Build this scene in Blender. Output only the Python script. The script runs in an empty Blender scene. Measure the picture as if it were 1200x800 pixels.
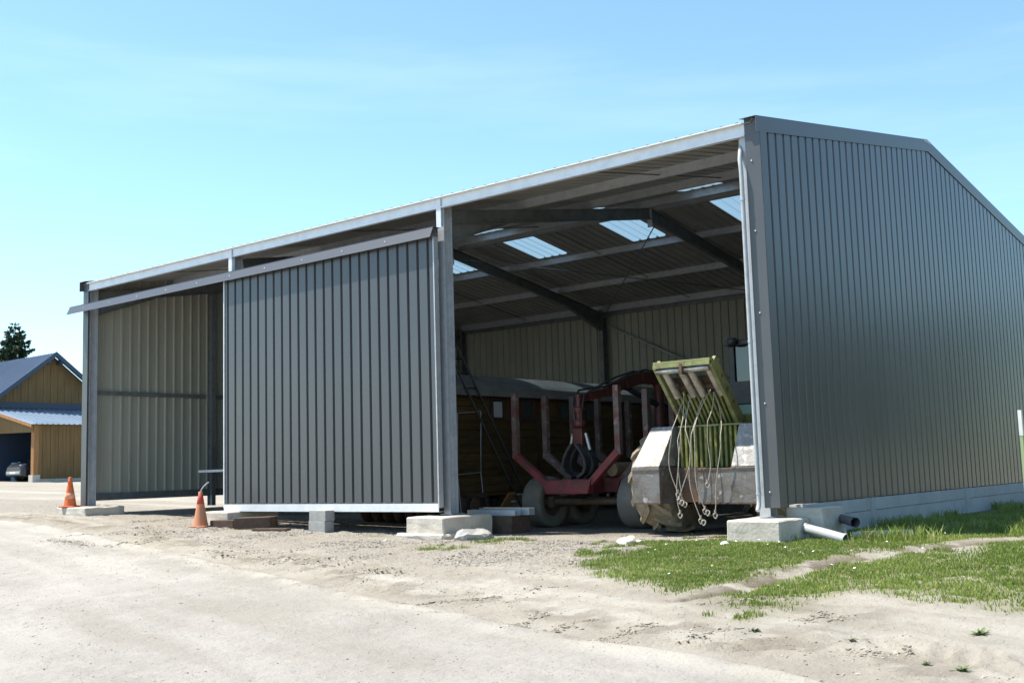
import bpy, bmesh, math, random
import numpy as np
from mathutils import Vector, Matrix, noise as mnoise

S = bpy.context.scene
COL = S.collection
rng = random.Random(7)
nrng = np.random.default_rng(11)
R = math.radians

# ------------------------------------------------------------------ camera
CF, CPITCH, CROLL, CYAW = 1303.0, 0.1134, -0.0298, 0.6928      # focal in px of a 1200 px wide picture
CPOS = np.array([6.972, -13.945, 0.575])
_f = np.array([-math.sin(CYAW), math.cos(CYAW), 0]); _r = np.array([math.cos(CYAW), math.sin(CYAW), 0]); _u = np.array([0, 0, 1.0])
CFW = _f*math.cos(CPITCH) + _u*math.sin(CPITCH)
_U = _u*math.cos(CPITCH) - _f*math.sin(CPITCH)
CR = _r*math.cos(CROLL) + _U*math.sin(CROLL)
CU = _U*math.cos(CROLL) - _r*math.sin(CROLL)
cam_data = bpy.data.cameras.new('camera')
cam_data.sensor_width = 36.0
cam_data.lens = 36.0*CF/1200.0
cam_data.clip_start = 0.05
cam_data.clip_end = 5000
cam = bpy.data.objects.new('camera', cam_data)
COL.objects.link(cam)
cam.matrix_world = Matrix(((CR[0], CU[0], -CFW[0], CPOS[0]), (CR[1], CU[1], -CFW[1], CPOS[1]),
                           (CR[2], CU[2], -CFW[2], CPOS[2]), (0, 0, 0, 1)))
S.camera = cam

# ------------------------------------------------------------------ world, sun, exposure
SUN = Vector((-0.42, -0.255, 1.0)).normalized()               # towards the sun
SUN_EL = math.asin(SUN.z)
SUN_ROT = math.atan2(SUN.x, SUN.y)
world = bpy.data.worlds.new('World')
S.world = world
world.use_nodes = True
wn = world.node_tree.nodes; wl = world.node_tree.links
wn.clear()
wo = wn.new('ShaderNodeOutputWorld'); wb = wn.new('ShaderNodeBackground'); ws = wn.new('ShaderNodeTexSky')
ws.sky_type = 'NISHITA'; ws.sun_disc = False
ws.sun_elevation = SUN_EL; ws.sun_rotation = SUN_ROT
ws.altitude = 50; ws.air_density = 1.0; ws.dust_density = 0.25; ws.ozone_density = 2.5
wb.inputs['Strength'].default_value = 0.112
# thin high cirrus: a faint stretched veil over the whole sky
wt = wn.new('ShaderNodeTexCoord'); wm = wn.new('ShaderNodeMapping'); wm.inputs['Scale'].default_value = (1.2, 1.2, 9.0)
wm.inputs['Rotation'].default_value = (0.06, 0.05, 0.4)
wno = wn.new('ShaderNodeTexNoise'); wno.inputs['Scale'].default_value = 2.1; wno.inputs['Detail'].default_value = 6; wno.inputs['Roughness'].default_value = 0.55
wr = wn.new('ShaderNodeMapRange'); wr.inputs[1].default_value = 0.48; wr.inputs[2].default_value = 0.82; wr.inputs[3].default_value = 0.0; wr.inputs[4].default_value = 0.10
wx = wn.new('ShaderNodeMix'); wx.data_type = 'RGBA'; wx.inputs[7].default_value = (8.0, 8.6, 9.0, 1)
wl.new(wt.outputs['Generated'], wm.inputs['Vector']); wl.new(wm.outputs[0], wno.inputs['Vector'])
wl.new(wno.outputs[0], wr.inputs[0]); wl.new(wr.outputs[0], wx.inputs[0])
wg_ = wn.new('ShaderNodeMix'); wg_.data_type = 'RGBA'; wg_.blend_type = 'MULTIPLY'; wg_.inputs[0].default_value = 1.0; wg_.inputs[7].default_value = (1.02, 1.16, 1.10, 1)   # the camera's white balance
wl.new(ws.outputs[0], wg_.inputs[6]); wl.new(wg_.outputs[2], wx.inputs[6])
wl.new(wx.outputs[2], wb.inputs['Color']); wl.new(wb.outputs[0], wo.inputs['Surface'])

sun_data = bpy.data.lights.new('sun', 'SUN')
sun_data.energy = 4.9; sun_data.angle = R(0.53); sun_data.color = (1.0, 0.915, 0.79)
sun = bpy.data.objects.new('sun', sun_data); COL.objects.link(sun)
sun.rotation_euler = SUN.to_track_quat('Z', 'Y').to_euler()
sun.location = (-20, -10, 40)

S.view_settings.view_transform = 'Standard'
S.view_settings.look = 'None'
S.view_settings.gamma = 1.0
S.view_settings.exposure = 1.08
S.view_settings.use_curve_mapping = False
S.render.engine = 'CYCLES'
S.cycles.max_bounces = 10
S.cycles.diffuse_bounces = 5
S.cycles.transparent_max_bounces = 12

# ------------------------------------------------------------------ pixel to place
def ray(px, py):
    return CFW + CR*(px-600)/CF - CU*(py-400)/CF
def at(px, py, X=None, Y=None, Z=None, D=None):
    r = ray(px, py)
    t = (X-CPOS[0])/r[0] if X is not None else (Y-CPOS[1])/r[1] if Y is not None else (Z-CPOS[2])/r[2] if Z is not None else D
    return CPOS + r*t

# ------------------------------------------------------------------ numpy noise
_perm = np.random.default_rng(3).random((512, 512))
def vnoise(x, y):
    x = np.asarray(x, float); y = np.asarray(y, float)
    xi = np.floor(x).astype(int); yi = np.floor(y).astype(int); fx = x-xi; fy = y-yi
    fx = fx*fx*(3-2*fx); fy = fy*fy*(3-2*fy)
    a = _perm[xi % 512, yi % 512]; b = _perm[(xi+1) % 512, yi % 512]; c = _perm[xi % 512, (yi+1) % 512]; e = _perm[(xi+1) % 512, (yi+1) % 512]
    return (a*(1-fx)+b*fx)*(1-fy)+(c*(1-fx)+e*fx)*fy
def fbm(x, y, o=4):
    s = 0; w = 0.5; t = 0
    for i in range(o):
        s = s+w*vnoise(x*2**i+17.3*i, y*2**i+5.1*i); t += w; w *= 0.5
    return s/t
def sstep(a, b, x):
    t = np.clip((np.asarray(x, float)-a)/(b-a), 0, 1); return t*t*(3-2*t)
def seg_dist(x, y, pts):
    """distance to a polyline, signed side and arc length"""
    best = np.full(np.shape(x), 1e9); side = np.zeros(np.shape(x)); arc = np.zeros(np.shape(x)); s0 = 0
    for (ax, ay), (bx, by) in zip(pts[:-1], pts[1:]):
        dx, dy = bx-ax, by-ay; L = math.hypot(dx, dy)
        t = np.clip(((x-ax)*dx+(y-ay)*dy)/L**2, 0, 1)
        qx, qy = x-(ax+t*dx), y-(ay+t*dy); dd = np.hypot(qx, qy); m = dd < best
        best = np.where(m, dd, best); side = np.where(m, np.sign(dx*qy-dy*qx), side); arc = np.where(m, s0+t*L, arc); s0 += L
    return best, side, arc
def in_poly(x, y, poly):
    c = np.zeros(np.shape(x), bool); n = len(poly)
    for i in range(n):
        x0, y0 = poly[i]; x1, y1 = poly[i-1]
        if y0 == y1: continue
        c ^= ((y0 > y) != (y1 > y)) & (x < (x1-x0)*(y-y0)/(y1-y0)+x0)
    return c
def poly_soft(x, y, poly, w):
    dd, _, _ = seg_dist(x, y, list(poly)+[poly[0]])
    return sstep(-w, w, np.where(in_poly(x, y, poly), dd, -dd))

# ------------------------------------------------------------------ materials
def hexlin(c):
    return tuple(c)+(1,)
def new_mat(name):
    m = bpy.data.materials.new(name); m.use_nodes = True
    return m, m.node_tree.nodes, m.node_tree.links, m.node_tree.nodes['Principled BSDF']
def mat(name, col, rough=0.6, metal=0.0, col2=None, scale=3.0, mix=(0.4, 0.65), bump=0.0, bscale=40.0, spec=0.5, stretch=None,
        rand=0.0, col3=None, scale3=14.0, mix3=(0.55, 0.7), rvar=0.0):
    """plain weathered surface: base colour, a second colour in soft patches, a third in small spots, fine relief"""
    m, N, L, B = new_mat(name)
    B.inputs['Roughness'].default_value = rough; B.inputs['Metallic'].default_value = metal
    B.inputs['Specular IOR Level'].default_value = spec
    tc = N.new('ShaderNodeTexCoord'); oi = N.new('ShaderNodeObjectInfo')
    ad = N.new('ShaderNodeVectorMath'); ad.operation = 'ADD'
    sc = N.new('ShaderNodeVectorMath'); sc.operation = 'SCALE'; sc.inputs[3].default_value = 37.0
    L.new(oi.outputs['Random'], sc.inputs[0]); L.new(tc.outputs['Object'], ad.inputs[0]); L.new(sc.outputs[0], ad.inputs[1])
    vec = ad.outputs[0]
    if stretch:
        mp = N.new('ShaderNodeMapping'); mp.inputs['Scale'].default_value = stretch; L.new(vec, mp.inputs[0]); vec = mp.outputs[0]
    cur = None
    def layer(cur, c, s, rg, det=6):
        n = N.new('ShaderNodeTexNoise'); n.inputs['Scale'].default_value = s; n.inputs['Detail'].default_value = det; n.inputs['Roughness'].default_value = 0.6
        L.new(vec, n.inputs['Vector'])
        mr = N.new('ShaderNodeMapRange'); mr.inputs[1].default_value = rg[0]; mr.inputs[2].default_value = rg[1]; L.new(n.outputs[0], mr.inputs[0])
        mx = N.new('ShaderNodeMix'); mx.data_type = 'RGBA'; L.new(mr.outputs[0], mx.inputs[0])
        if cur is None: mx.inputs[6].default_value = hexlin(col)
        else: L.new(cur, mx.inputs[6])
        mx.inputs[7].default_value = hexlin(c)
        return mx.outputs[2], mr.outputs[0]
    if col2:
        cur, f = layer(cur, col2, scale, mix)
        if rvar:
            ml = N.new('ShaderNodeMath'); ml.operation = 'MULTIPLY_ADD'; ml.inputs[1].default_value = rvar; ml.inputs[2].default_value = rough
            L.new(f, ml.inputs[0]); L.new(ml.outputs[0], B.inputs['Roughness'])
    if col3: cur, f = layer(cur, col3, scale3, mix3)
    if rand:
        hv = N.new('ShaderNodeHueSaturation'); mr = N.new('ShaderNodeMapRange'); mr.inputs[3].default_value = 1-rand; mr.inputs[4].default_value = 1+rand
        L.new(oi.outputs['Random'], mr.inputs[0]); L.new(mr.outputs[0], hv.inputs['Value'])
        if cur is None: hv.inputs['Color'].default_value = hexlin(col)
        else: L.new(cur, hv.inputs['Color'])
        cur = hv.outputs[0]
    if cur is None: B.inputs['Base Color'].default_value = hexlin(col)
    else: L.new(cur, B.inputs['Base Color'])
    if bump:
        n = N.new('ShaderNodeTexNoise'); n.inputs['Scale'].default_value = bscale; n.inputs['Detail'].default_value = 5; L.new(vec, n.inputs['Vector'])
        b = N.new('ShaderNodeBump'); b.inputs['Strength'].default_value = bump; b.inputs['Distance'].default_value = 0.02
        L.new(n.outputs[0], b.inputs['Height']); L.new(b.outputs[0], B.inputs['Normal'])
    return m
M = {}
M['clad'] = mat('slate_painted_steel', (0.064, 0.068, 0.077), 0.26, 0.0, (0.073, 0.077, 0.084), 1.2, (0.35, 0.75), 0.08, 1.6, 0.48, rand=0.05, stretch=(1, 1, 0.25),
                col3=(0.085, 0.085, 0.085), scale3=2.0, mix3=(0.62, 0.95))
M['clad_in'] = mat('pale_green_grey_lining', (0.36, 0.36, 0.31), 0.5, 0.0, (0.30, 0.30, 0.255), 1.5, (0.4, 0.8), 0.03, 3.0, 0.4, rand=0.05, stretch=(1, 1, 0.3))
M['trim'] = mat('slate_flashing', (0.075, 0.079, 0.087), 0.32, 0.0, (0.083, 0.087, 0.095), 2.0, (0.4, 0.8), 0.04, 4.0, 0.45)
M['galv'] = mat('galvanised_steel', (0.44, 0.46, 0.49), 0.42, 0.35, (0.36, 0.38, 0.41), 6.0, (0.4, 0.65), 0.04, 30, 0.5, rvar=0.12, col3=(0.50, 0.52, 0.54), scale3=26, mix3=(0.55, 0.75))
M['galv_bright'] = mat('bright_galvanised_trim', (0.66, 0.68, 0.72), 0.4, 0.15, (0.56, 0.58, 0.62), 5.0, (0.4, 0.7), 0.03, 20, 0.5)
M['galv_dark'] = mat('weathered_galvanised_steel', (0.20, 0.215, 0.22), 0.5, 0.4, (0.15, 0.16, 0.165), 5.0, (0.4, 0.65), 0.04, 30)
M['roof_in'] = mat('roof_sheet_underside', (0.37, 0.365, 0.35), 0.55, 0.1, (0.30, 0.295, 0.28), 1.3, (0.4, 0.75), 0.02, 4.0, 0.4, rand=0.06)
M['roof_out'] = mat('roof_sheet_top', (0.40, 0.42, 0.44), 0.45, 0.2, (0.34, 0.36, 0.37), 1.3, (0.4, 0.75), 0.02, 4.0, 0.4, rand=0.05)
M['concrete'] = mat('footing_concrete', (0.50, 0.465, 0.41), 0.9, 0, (0.40, 0.37, 0.32), 3.0, (0.4, 0.7), 0.35, 26, 0.2, col3=(0.30, 0.28, 0.25), scale3=9, mix3=(0.60, 0.76))
M['block'] = mat('concrete_block', (0.34, 0.34, 0.33), 0.92, 0, (0.27, 0.27, 0.265), 7.0, (0.4, 0.7), 0.5, 60, 0.2)
M['panel'] = mat('plinth_concrete', (0.44, 0.45, 0.45), 0.9, 0, (0.36, 0.36, 0.355), 2.0, (0.35, 0.7), 0.2, 20, 0.2, col3=(0.30, 0.29, 0.27), scale3=5, mix3=(0.6, 0.8))
M['pvc'] = mat('grey_white_pvc', (0.36, 0.38, 0.40), 0.4, 0, (0.30, 0.31, 0.32), 6.0, (0.45, 0.7))
M['pvc_dark'] = mat('dark_grey_pvc', (0.10, 0.105, 0.115), 0.45, 0, (0.13, 0.13, 0.13), 6.0)
M['tyre'] = mat('dusty_rubber', (0.15, 0.135, 0.115), 0.9, 0, (0.20, 0.18, 0.15), 4.0, (0.4, 0.7), 0.25, 40, 0.2)
M['tyre_mud'] = mat('mud_caked_rubber', (0.30, 0.255, 0.19), 0.95, 0, (0.17, 0.145, 0.11), 4.0, (0.42, 0.68), 0.4, 30, 0.15, col3=(0.36, 0.31, 0.24), scale3=11, mix3=(0.55, 0.7))
M['steel_worn'] = mat('worn_grey_steel', (0.25, 0.245, 0.245), 0.55, 0.15, (0.16, 0.15, 0.14), 4.0, (0.42, 0.62), 0.3, 30, 0.4, col3=(0.40, 0.39, 0.385), scale3=11, mix3=(0.54, 0.66))
M['steel_box'] = mat('scuffed_dark_steel', (0.17, 0.16, 0.155), 0.5, 0.2, (0.105, 0.085, 0.07), 3.5, (0.42, 0.6), 0.25, 30, 0.4, col3=(0.34, 0.33, 0.325), scale3=7, mix3=(0.6, 0.7))
M['steel_rust'] = mat('rusty_dark_steel', (0.10, 0.075, 0.06), 0.75, 0.2, (0.17, 0.085, 0.045), 5.0, (0.45, 0.65), 0.3, 30, 0.3, col3=(0.05, 0.045, 0.045), scale3=9, mix3=(0.5, 0.7))
M['black'] = mat('black_metal', (0.02, 0.021, 0.024), 0.5, 0.1, (0.035, 0.035, 0.035), 6.0)
M['lime'] = mat('yellow_green_paint', (0.225, 0.245, 0.10), 0.65, 0, (0.14, 0.15, 0.065), 5.0, (0.42, 0.66), 0.15, 30, 0.4, col3=(0.15, 0.11, 0.07), scale3=9, mix3=(0.54, 0.66))
M['green'] = mat('mossy_green_paint', (0.19, 0.205, 0.06), 0.7, 0, (0.11, 0.115, 0.04), 6.0, (0.4, 0.65), 0.2, 30, 0.3, col3=(0.12, 0.085, 0.05), scale3=12, mix3=(0.58, 0.7))
M['teal'] = mat('bonnet_green_paint', (0.12, 0.22, 0.16), 0.45, 0, (0.09, 0.15, 0.11), 4.0)
M['chrome'] = mat('polished_roller', (0.42, 0.40, 0.37), 0.35, 0.7, (0.22, 0.19, 0.16), 8.0, (0.45, 0.7))
M['cable'] = mat('steel_rope', (0.40, 0.37, 0.325), 0.65, 0.1, (0.27, 0.22, 0.17), 20)
M['red'] = mat('faded_red_paint', (0.17, 0.028, 0.032), 0.6, 0, (0.065, 0.022, 0.02), 5.0, (0.42, 0.66), 0.15, 30, 0.4, col3=(0.10, 0.055, 0.035), scale3=10, mix3=(0.56, 0.68))
M['stake'] = mat('rubbed_stake_steel', (0.13, 0.10, 0.09), 0.6, 0.2, (0.12, 0.045, 0.04), 4.0, (0.45, 0.65), 0.2, 30, 0.3, col3=(0.26, 0.22, 0.2), scale3=7, mix3=(0.55, 0.7))
M['crane'] = mat('crane_orange_red_paint', (0.085, 0.016, 0.011), 0.5, 0, (0.032, 0.012, 0.01), 5.0, (0.45, 0.66), 0.1, 30)
M['plank'] = mat('stained_plank', (0.115, 0.07, 0.026), 0.75, 0, (0.065, 0.04, 0.016), 3.0, (0.4, 0.7), 0.2, 30, 0.3, stretch=(6, 1, 6), rand=0.18)
M['frame_wood'] = mat('red_brown_frame', (0.085, 0.035, 0.02), 0.7, 0, (0.05, 0.025, 0.015), 4.0)
M['canvas'] = mat('grey_roof_felt', (0.21, 0.205, 0.20), 0.8, 0, (0.15, 0.145, 0.14), 2.0, (0.4, 0.7), 0.1, 14, 0.2)
M['glass'] = mat('window_glass', (0.03, 0.035, 0.04), 0.06, 0, spec=0.9)
M['white'] = mat('white_paint', (0.74, 0.74, 0.73), 0.5, 0, (0.62, 0.61, 0.58), 5.0, (0.45, 0.7))
M['sleeper'] = mat('brown_sleeper', (0.105, 0.072, 0.056), 0.85, 0, (0.075, 0.05, 0.038), 6.0, (0.4, 0.65), 0.3, 30, 0.2, rand=0.12)
M['orange'] = mat('orange_cone_plastic', (0.62, 0.12, 0.035), 0.6, 0, (0.50, 0.17, 0.08), 7.0, (0.42, 0.7), 0.1, 40, 0.3)
M['orange_faded'] = mat('faded_dusty_cone_plastic', (0.52, 0.20, 0.10), 0.75, 0, (0.42, 0.22, 0.13), 6.0, (0.4, 0.7), 0.1, 40, 0.3)
M['cone_red'] = mat('red_cone_tip', (0.45, 0.05, 0.03), 0.6)
M['cone_band'] = mat('worn_reflective_band', (0.66, 0.36, 0.24), 0.6, 0, (0.6, 0.22, 0.1), 12.0, (0.4, 0.6))
M['board'] = mat('larch_boards', (0.20, 0.125, 0.05), 0.75, 0, (0.15, 0.092, 0.04), 2.2, (0.38, 0.7), 0.15, 24, 0.3, stretch=(4, 4, 0.4), col3=(0.12, 0.08, 0.04), scale3=5, mix3=(0.55, 0.8))
M['board_fresh'] = mat('orange_post_timber', (0.34, 0.165, 0.06), 0.7, 0, (0.27, 0.13, 0.045), 3.0, stretch=(4, 4, 0.4))
M['bluesheet'] = mat('blue_slate_roof_sheet', (0.075, 0.115, 0.19), 0.4, 0, (0.095, 0.14, 0.215), 1.0, (0.35, 0.7), 0.03, 4.0, 0.5)
M['leansheet'] = mat('pale_blue_lean_to_sheet', (0.20, 0.27, 0.36), 0.38, 0.1, (0.25, 0.32, 0.40), 1.0, (0.35, 0.7), 0.03, 4.0, 0.5)
M['bluetrim'] = mat('dark_blue_trim', (0.03, 0.05, 0.09), 0.45)
M['bark'] = mat('bark', (0.07, 0.05, 0.035), 0.9, 0, (0.04, 0.03, 0.022), 8.0, bump=0.5)
M['needle'] = mat('spruce_needles', (0.022, 0.048, 0.026), 0.7, 0, (0.038, 0.07, 0.034), 0.9, (0.35, 0.65), spec=0.3)
M['weed'] = mat('weed_leaf', (0.11, 0.16, 0.05), 0.7, 0, (0.08, 0.12, 0.04), 8.0)
M['stone'] = mat('pale_stone', (0.46, 0.43, 0.38), 0.9, 0, (0.34, 0.31, 0.27), 9.0, (0.4, 0.65), 0.3, 40, 0.2)
M['petal'] = mat('daisy_petal', (0.80, 0.80, 0.78), 0.6)
M['carpaint'] = mat('dark_car_paint', (0.02, 0.022, 0.03), 0.25, 0.1, spec=0.6)
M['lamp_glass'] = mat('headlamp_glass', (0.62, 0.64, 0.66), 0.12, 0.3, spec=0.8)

def skylight_mat():
    m, N, L, B = new_mat('translucent_grp_sheet')
    B.inputs['Base Color'].default_value = (0.45, 0.52, 0.55, 1); B.inputs['Roughness'].default_value = 0.45
    tr = N.new('ShaderNodeBsdfTranslucent'); tr.inputs['Color'].default_value = (0.30, 0.38, 0.43, 1)
    gl = N.new('ShaderNodeBsdfTransparent'); gl.inputs['Color'].default_value = (0.66, 0.76, 0.82, 1)
    n = N.new('ShaderNodeTexNoise'); n.inputs['Scale'].default_value = 3.0
    mr = N.new('ShaderNodeMapRange'); mr.inputs[3].default_value = 0.55; mr.inputs[4].default_value = 0.75; L.new(n.outputs[0], mr.inputs[0])
    m1 = N.new('ShaderNodeMixShader'); L.new(mr.outputs[0], m1.inputs[0]); L.new(tr.outputs[0], m1.inputs[1]); L.new(gl.outputs[0], m1.inputs[2])
    m2 = N.new('ShaderNodeMixShader'); m2.inputs[0].default_value = 0.88
    L.new(B.outputs[0], m2.inputs[1]); L.new(m1.outputs[0], m2.inputs[2]); L.new(m2.outputs[0], N['Material Output'].inputs['Surface'])
    return m
M['skylight'] = skylight_mat()

# ------------------------------------------------------------------ mesh helpers
class MB:
    def __init__(s): s.v = []; s.f = []; s.m = []; s.sm = []
    def add(s, vs, fs, mi=0, smooth=False):
        o = len(s.v); s.v += [tuple(map(float, q)) for q in vs]
        for f in fs: s.f.append([o+i for i in f]); s.m.append(mi); s.sm.append(smooth)
        return s
    def box(s, x0, x1, y0, y1, z0, z1, mi=0):
        x0, x1 = min(x0, x1), max(x0, x1); y0, y1 = min(y0, y1), max(y0, y1); z0, z1 = min(z0, z1), max(z0, z1)
        return s.hexa([(x0, y0, z0), (x1, y0, z0), (x1, y1, z0), (x0, y1, z0)], [(x0, y0, z1), (x1, y0, z1), (x1, y1, z1), (x0, y1, z1)], mi)
    def hexa(s, b, t, mi=0):
        return s.add(list(b)+list(t), [(3, 2, 1, 0), (4, 5, 6, 7), (0, 1, 5, 4), (1, 2, 6, 5), (2, 3, 7, 6), (3, 0, 4, 7)], mi)
    def bar(s, a, b, w, h, mi=0, up=(0, 0, 1), ends=(1, 1)):
        a = Vector(a); b = Vector(b); d = (b-a).normalized(); u = Vector(up)
        if abs(d.dot(u)) > 0.98: u = Vector((0, 1, 0))
        sd = d.cross(u).normalized(); u = sd.cross(d).normalized()
        q = lambda c, k: [c+sd*(w/2*k)*i+u*(h/2*k)*j for i, j in ((-1, -1), (1, -1), (1, 1), (-1, 1))]
        A = q(a, ends[0]); Bq = q(b, ends[1])
        return s.add(A+Bq, [(0, 1, 2, 3), (7, 6, 5, 4), (1, 0, 4, 5), (2, 1, 5, 6), (3, 2, 6, 7), (0, 3, 7, 4)], mi)
    def tube(s, pts, r, n=8, mi=0, cap=True):
        pts = [Vector(p) for p in pts]; k = len(pts); rr = r if isinstance(r, (list, tuple)) else [r]*k
        prev = None; rings = []
        for i, p in enumerate(pts):
            d = (pts[min(i+1, k-1)]-pts[max(i-1, 0)]).normalized()
            u = prev if prev is not None else (Vector((0, 0, 1)) if abs(d.z) < 0.9 else Vector((1, 0, 0)))
            sd = d.cross(u).normalized(); u = sd.cross(d).normalized(); prev = u
            rings.append([p+(sd*math.cos(2*math.pi*j/n)+u*math.sin(2*math.pi*j/n))*rr[i] for j in range(n)])
        vs = [q for rg in rings for q in rg]; fs = []
        for i in range(k-1):
            for j in range(n):
                fs.append((i*n+j, i*n+(j+1) % n, (i+1)*n+(j+1) % n, (i+1)*n+j))
        s.add(vs, fs, mi, True)
        if cap: s.add(rings[0], [tuple(range(n))[::-1]], mi); s.add(rings[-1], [tuple(range(n))], mi)
        return s
    def lathe(s, prof, c=(0, 0, 0), axis='z', n=24, mi=0, smooth=True):
        """prof: (radius, height) pairs"""
        vs = []; k = len(prof)
        for r, h in prof:
            for j in range(n):
                a = 2*math.pi*j/n; p = (r*math.cos(a), r*math.sin(a), h)
                if axis == 'x': p = (p[2], p[0], p[1])
                if axis == 'y': p = (p[1], p[2], p[0])
                vs.append((p[0]+c[0], p[1]+c[1], p[2]+c[2]))
        fs = [(i*n+j, i*n+(j+1) % n, (i+1)*n+(j+1) % n, (i+1)*n+j) for i in range(k-1) for j in range(n)]
        return s.add(vs, fs, mi, smooth)
    def mesh(s, name, mats, off=(0, 0, 0), bevel=0.0, fix=True):
        me = bpy.data.meshes.new(name)
        me.from_pydata([(a-off[0], b-off[1], c-off[2]) for a, b, c in s.v], [], s.f)
        for mt in (mats if isinstance(mats, (list, tuple)) else [mats]): me.materials.append(M[mt] if isinstance(mt, str) else mt)
        me.polygons.foreach_set('material_index', s.m); me.polygons.foreach_set('use_smooth', s.sm)
        if fix or bevel:
            bm = bmesh.new(); bm.from_mesh(me)
            if bevel:
                bmesh.ops.bevel(bm, geom=[e for e in bm.edges if len(e.link_faces) == 2 and e.calc_face_angle(0) > 0.5], offset=bevel, segments=2, affect='EDGES', profile=0.6)
            if fix: bmesh.ops.recalc_face_normals(bm, faces=bm.faces)
            bm.to_mesh(me); bm.free()
        me.update(); return me
    def build(s, name, mats, parent=None, bevel=0.0, fix=True, local=False):
        off = (0, 0, 0)
        if parent is not None and not local: off = wloc(parent)
        o = bpy.data.objects.new(name, s.mesh(name, mats, off, bevel, fix)); COL.objects.link(o)
        if parent is not None: o.parent = parent
        return o
def wloc(o):
    v = Vector((0, 0, 0))
    while o is not None: v += o.location; o = o.parent
    return v
def inst(name, me, parent, loc=(0, 0, 0)):
    o = bpy.data.objects.new(name, me); COL.objects.link(o); o.parent = parent; o.location = loc
    return o
def tag(o, label, cat, group=None, kind=None):
    if label: o['label'] = label
    if cat: o['category'] = cat
    if group: o['group'] = group
    if kind: o['kind'] = kind
    return o
def thing(name, loc, label, cat, group=None, rz=0.0):
    o = bpy.data.objects.new(name, None); COL.objects.link(o); o.location = loc; o.rotation_euler = (0, 0, rz); o.empty_display_size = 0.2
    return tag(o, label, cat, group)
def single(mb, name, mats, loc, label, cat, group=None, bevel=0.0, kind=None):
    """a one-mesh thing whose origin sits at its base"""
    o = bpy.data.objects.new(name, mb.mesh(name, mats, loc, bevel)); COL.objects.link(o); o.location = loc
    return tag(o, label, cat, group, kind)
def rough_mesh(name, boxes, mats, off, amp=0.012, cut=5, seed=0, bevel=0.02, skew=0.0):
    """cast or broken lumps: bevelled, subdivided and displaced boxes"""
    bm = bmesh.new()
    for (x0, x1, y0, y1, z0, z1) in boxes:
        r = bmesh.ops.create_cube(bm, size=1.0); vs = r['verts']
        for v in vs:
            v.co = Vector(((x0+x1)/2+v.co.x*(x1-x0), (y0+y1)/2+v.co.y*(y1-y0), (z0+z1)/2+v.co.z*(z1-z0)))
            v.co += Vector((rng.uniform(-1, 1), rng.uniform(-1, 1), rng.uniform(-1, 1)))*skew
    bmesh.ops.bevel(bm, geom=list(bm.edges), offset=bevel, segments=1, affect='EDGES')
    bmesh.ops.subdivide_edges(bm, edges=[e for e in bm.edges if e.calc_length() > 0.1], cuts=cut, use_grid_fill=True)
    for v in bm.verts:
        n = mnoise.noise_vector(v.co*6+Vector((seed*7.1, 0, 0)))*amp + mnoise.noise_vector(v.co*17+Vector((seed, 9, 0)))*amp*0.5
        v.co += n
    for v in bm.verts: v.co -= Vector(off)
    bmesh.ops.recalc_face_normals(bm, faces=bm.faces)
    me = bpy.data.meshes.new(name); bm.to_mesh(me); bm.free(); me.materials.append(M[mats])
    return me
def rough(name, boxes, mats, loc, label, cat, group=None, **k):
    o = bpy.data.objects.new(name, rough_mesh(name, boxes, mats, loc, **k)); COL.objects.link(o); o.location = loc
    return tag(o, label, cat, group)

# ================================================================== GROUND
_gx = np.array([-400, -70, -42, -30, -18, -12, -6, 0, 6, 40, 400.0])
_gz = np.array([2.2, 1.2, 0.66, 0.26, -0.20, -0.40, -0.55, -0.50, -0.47, -0.40, 0.0])
def gmacro(x, y):
    x = np.asarray(x, float); y = np.asarray(y, float)
    z = 0.0
    for o in (-1.5, 0, 1.5): z = z+np.interp(x+o, _gx, _gz)/3
    z = z-0.036*np.clip(-1.2-y, 0, 16)*sstep(-45, -22, x)
    z = z+0.012*np.clip(y-1, 0, 12)*sstep(-0.5, 3, x)
    return z
def gpt(px, py):
    z = -0.5
    for _ in range(12):
        p = at(px, py, Z=z); z = 0.5*z+0.5*float(gmacro(p[0], p[1]))
    return (float(p[0]), float(p[1]))
ROAD = [gpt(*q) for q in [(-60, 606), (30, 613), (100, 627), (200, 649), (300, 672), (400, 697), (500, 715), (600, 737), (700, 757), (800, 771), (900, 790), (1000, 815), (1100, 850)]]
GRASS_A = [gpt(*q) for q in [(690, 668), (715, 657), (765, 646), (800, 634), (848, 630), (900, 612), (960, 604), (1030, 594), (1200, 568), (1330, 560), (1330, 618), (1130, 632), (1050, 644), (975, 656), (905, 671), (850, 686), (800, 692), (745, 686)]]
GRASS_B = [gpt(*q) for q in [(858, 702), (888, 684), (950, 671), (1045, 655), (1130, 641), (1330, 628), (1330, 725), (1200, 713), (1130, 704), (1060, 698), (1010, 691), (960, 699), (920, 709), (885, 709)]]
GRASS_C = [gpt(*q) for q in [(628, 649), (655, 640), (720, 634), (800, 628), (850, 626), (850, 640), (770, 646), (690, 652)]]
TRACK = [gpt(*q) for q in [(800, 700), (850, 693), (905, 678), (965, 660), (1045, 648), (1135, 637), (1260, 628)]]
DAMP = [gpt(*q) for q in [(820, 712), (900, 703), (960, 706), (1010, 716), (1000, 735), (930, 745), (850, 735)]]
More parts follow.
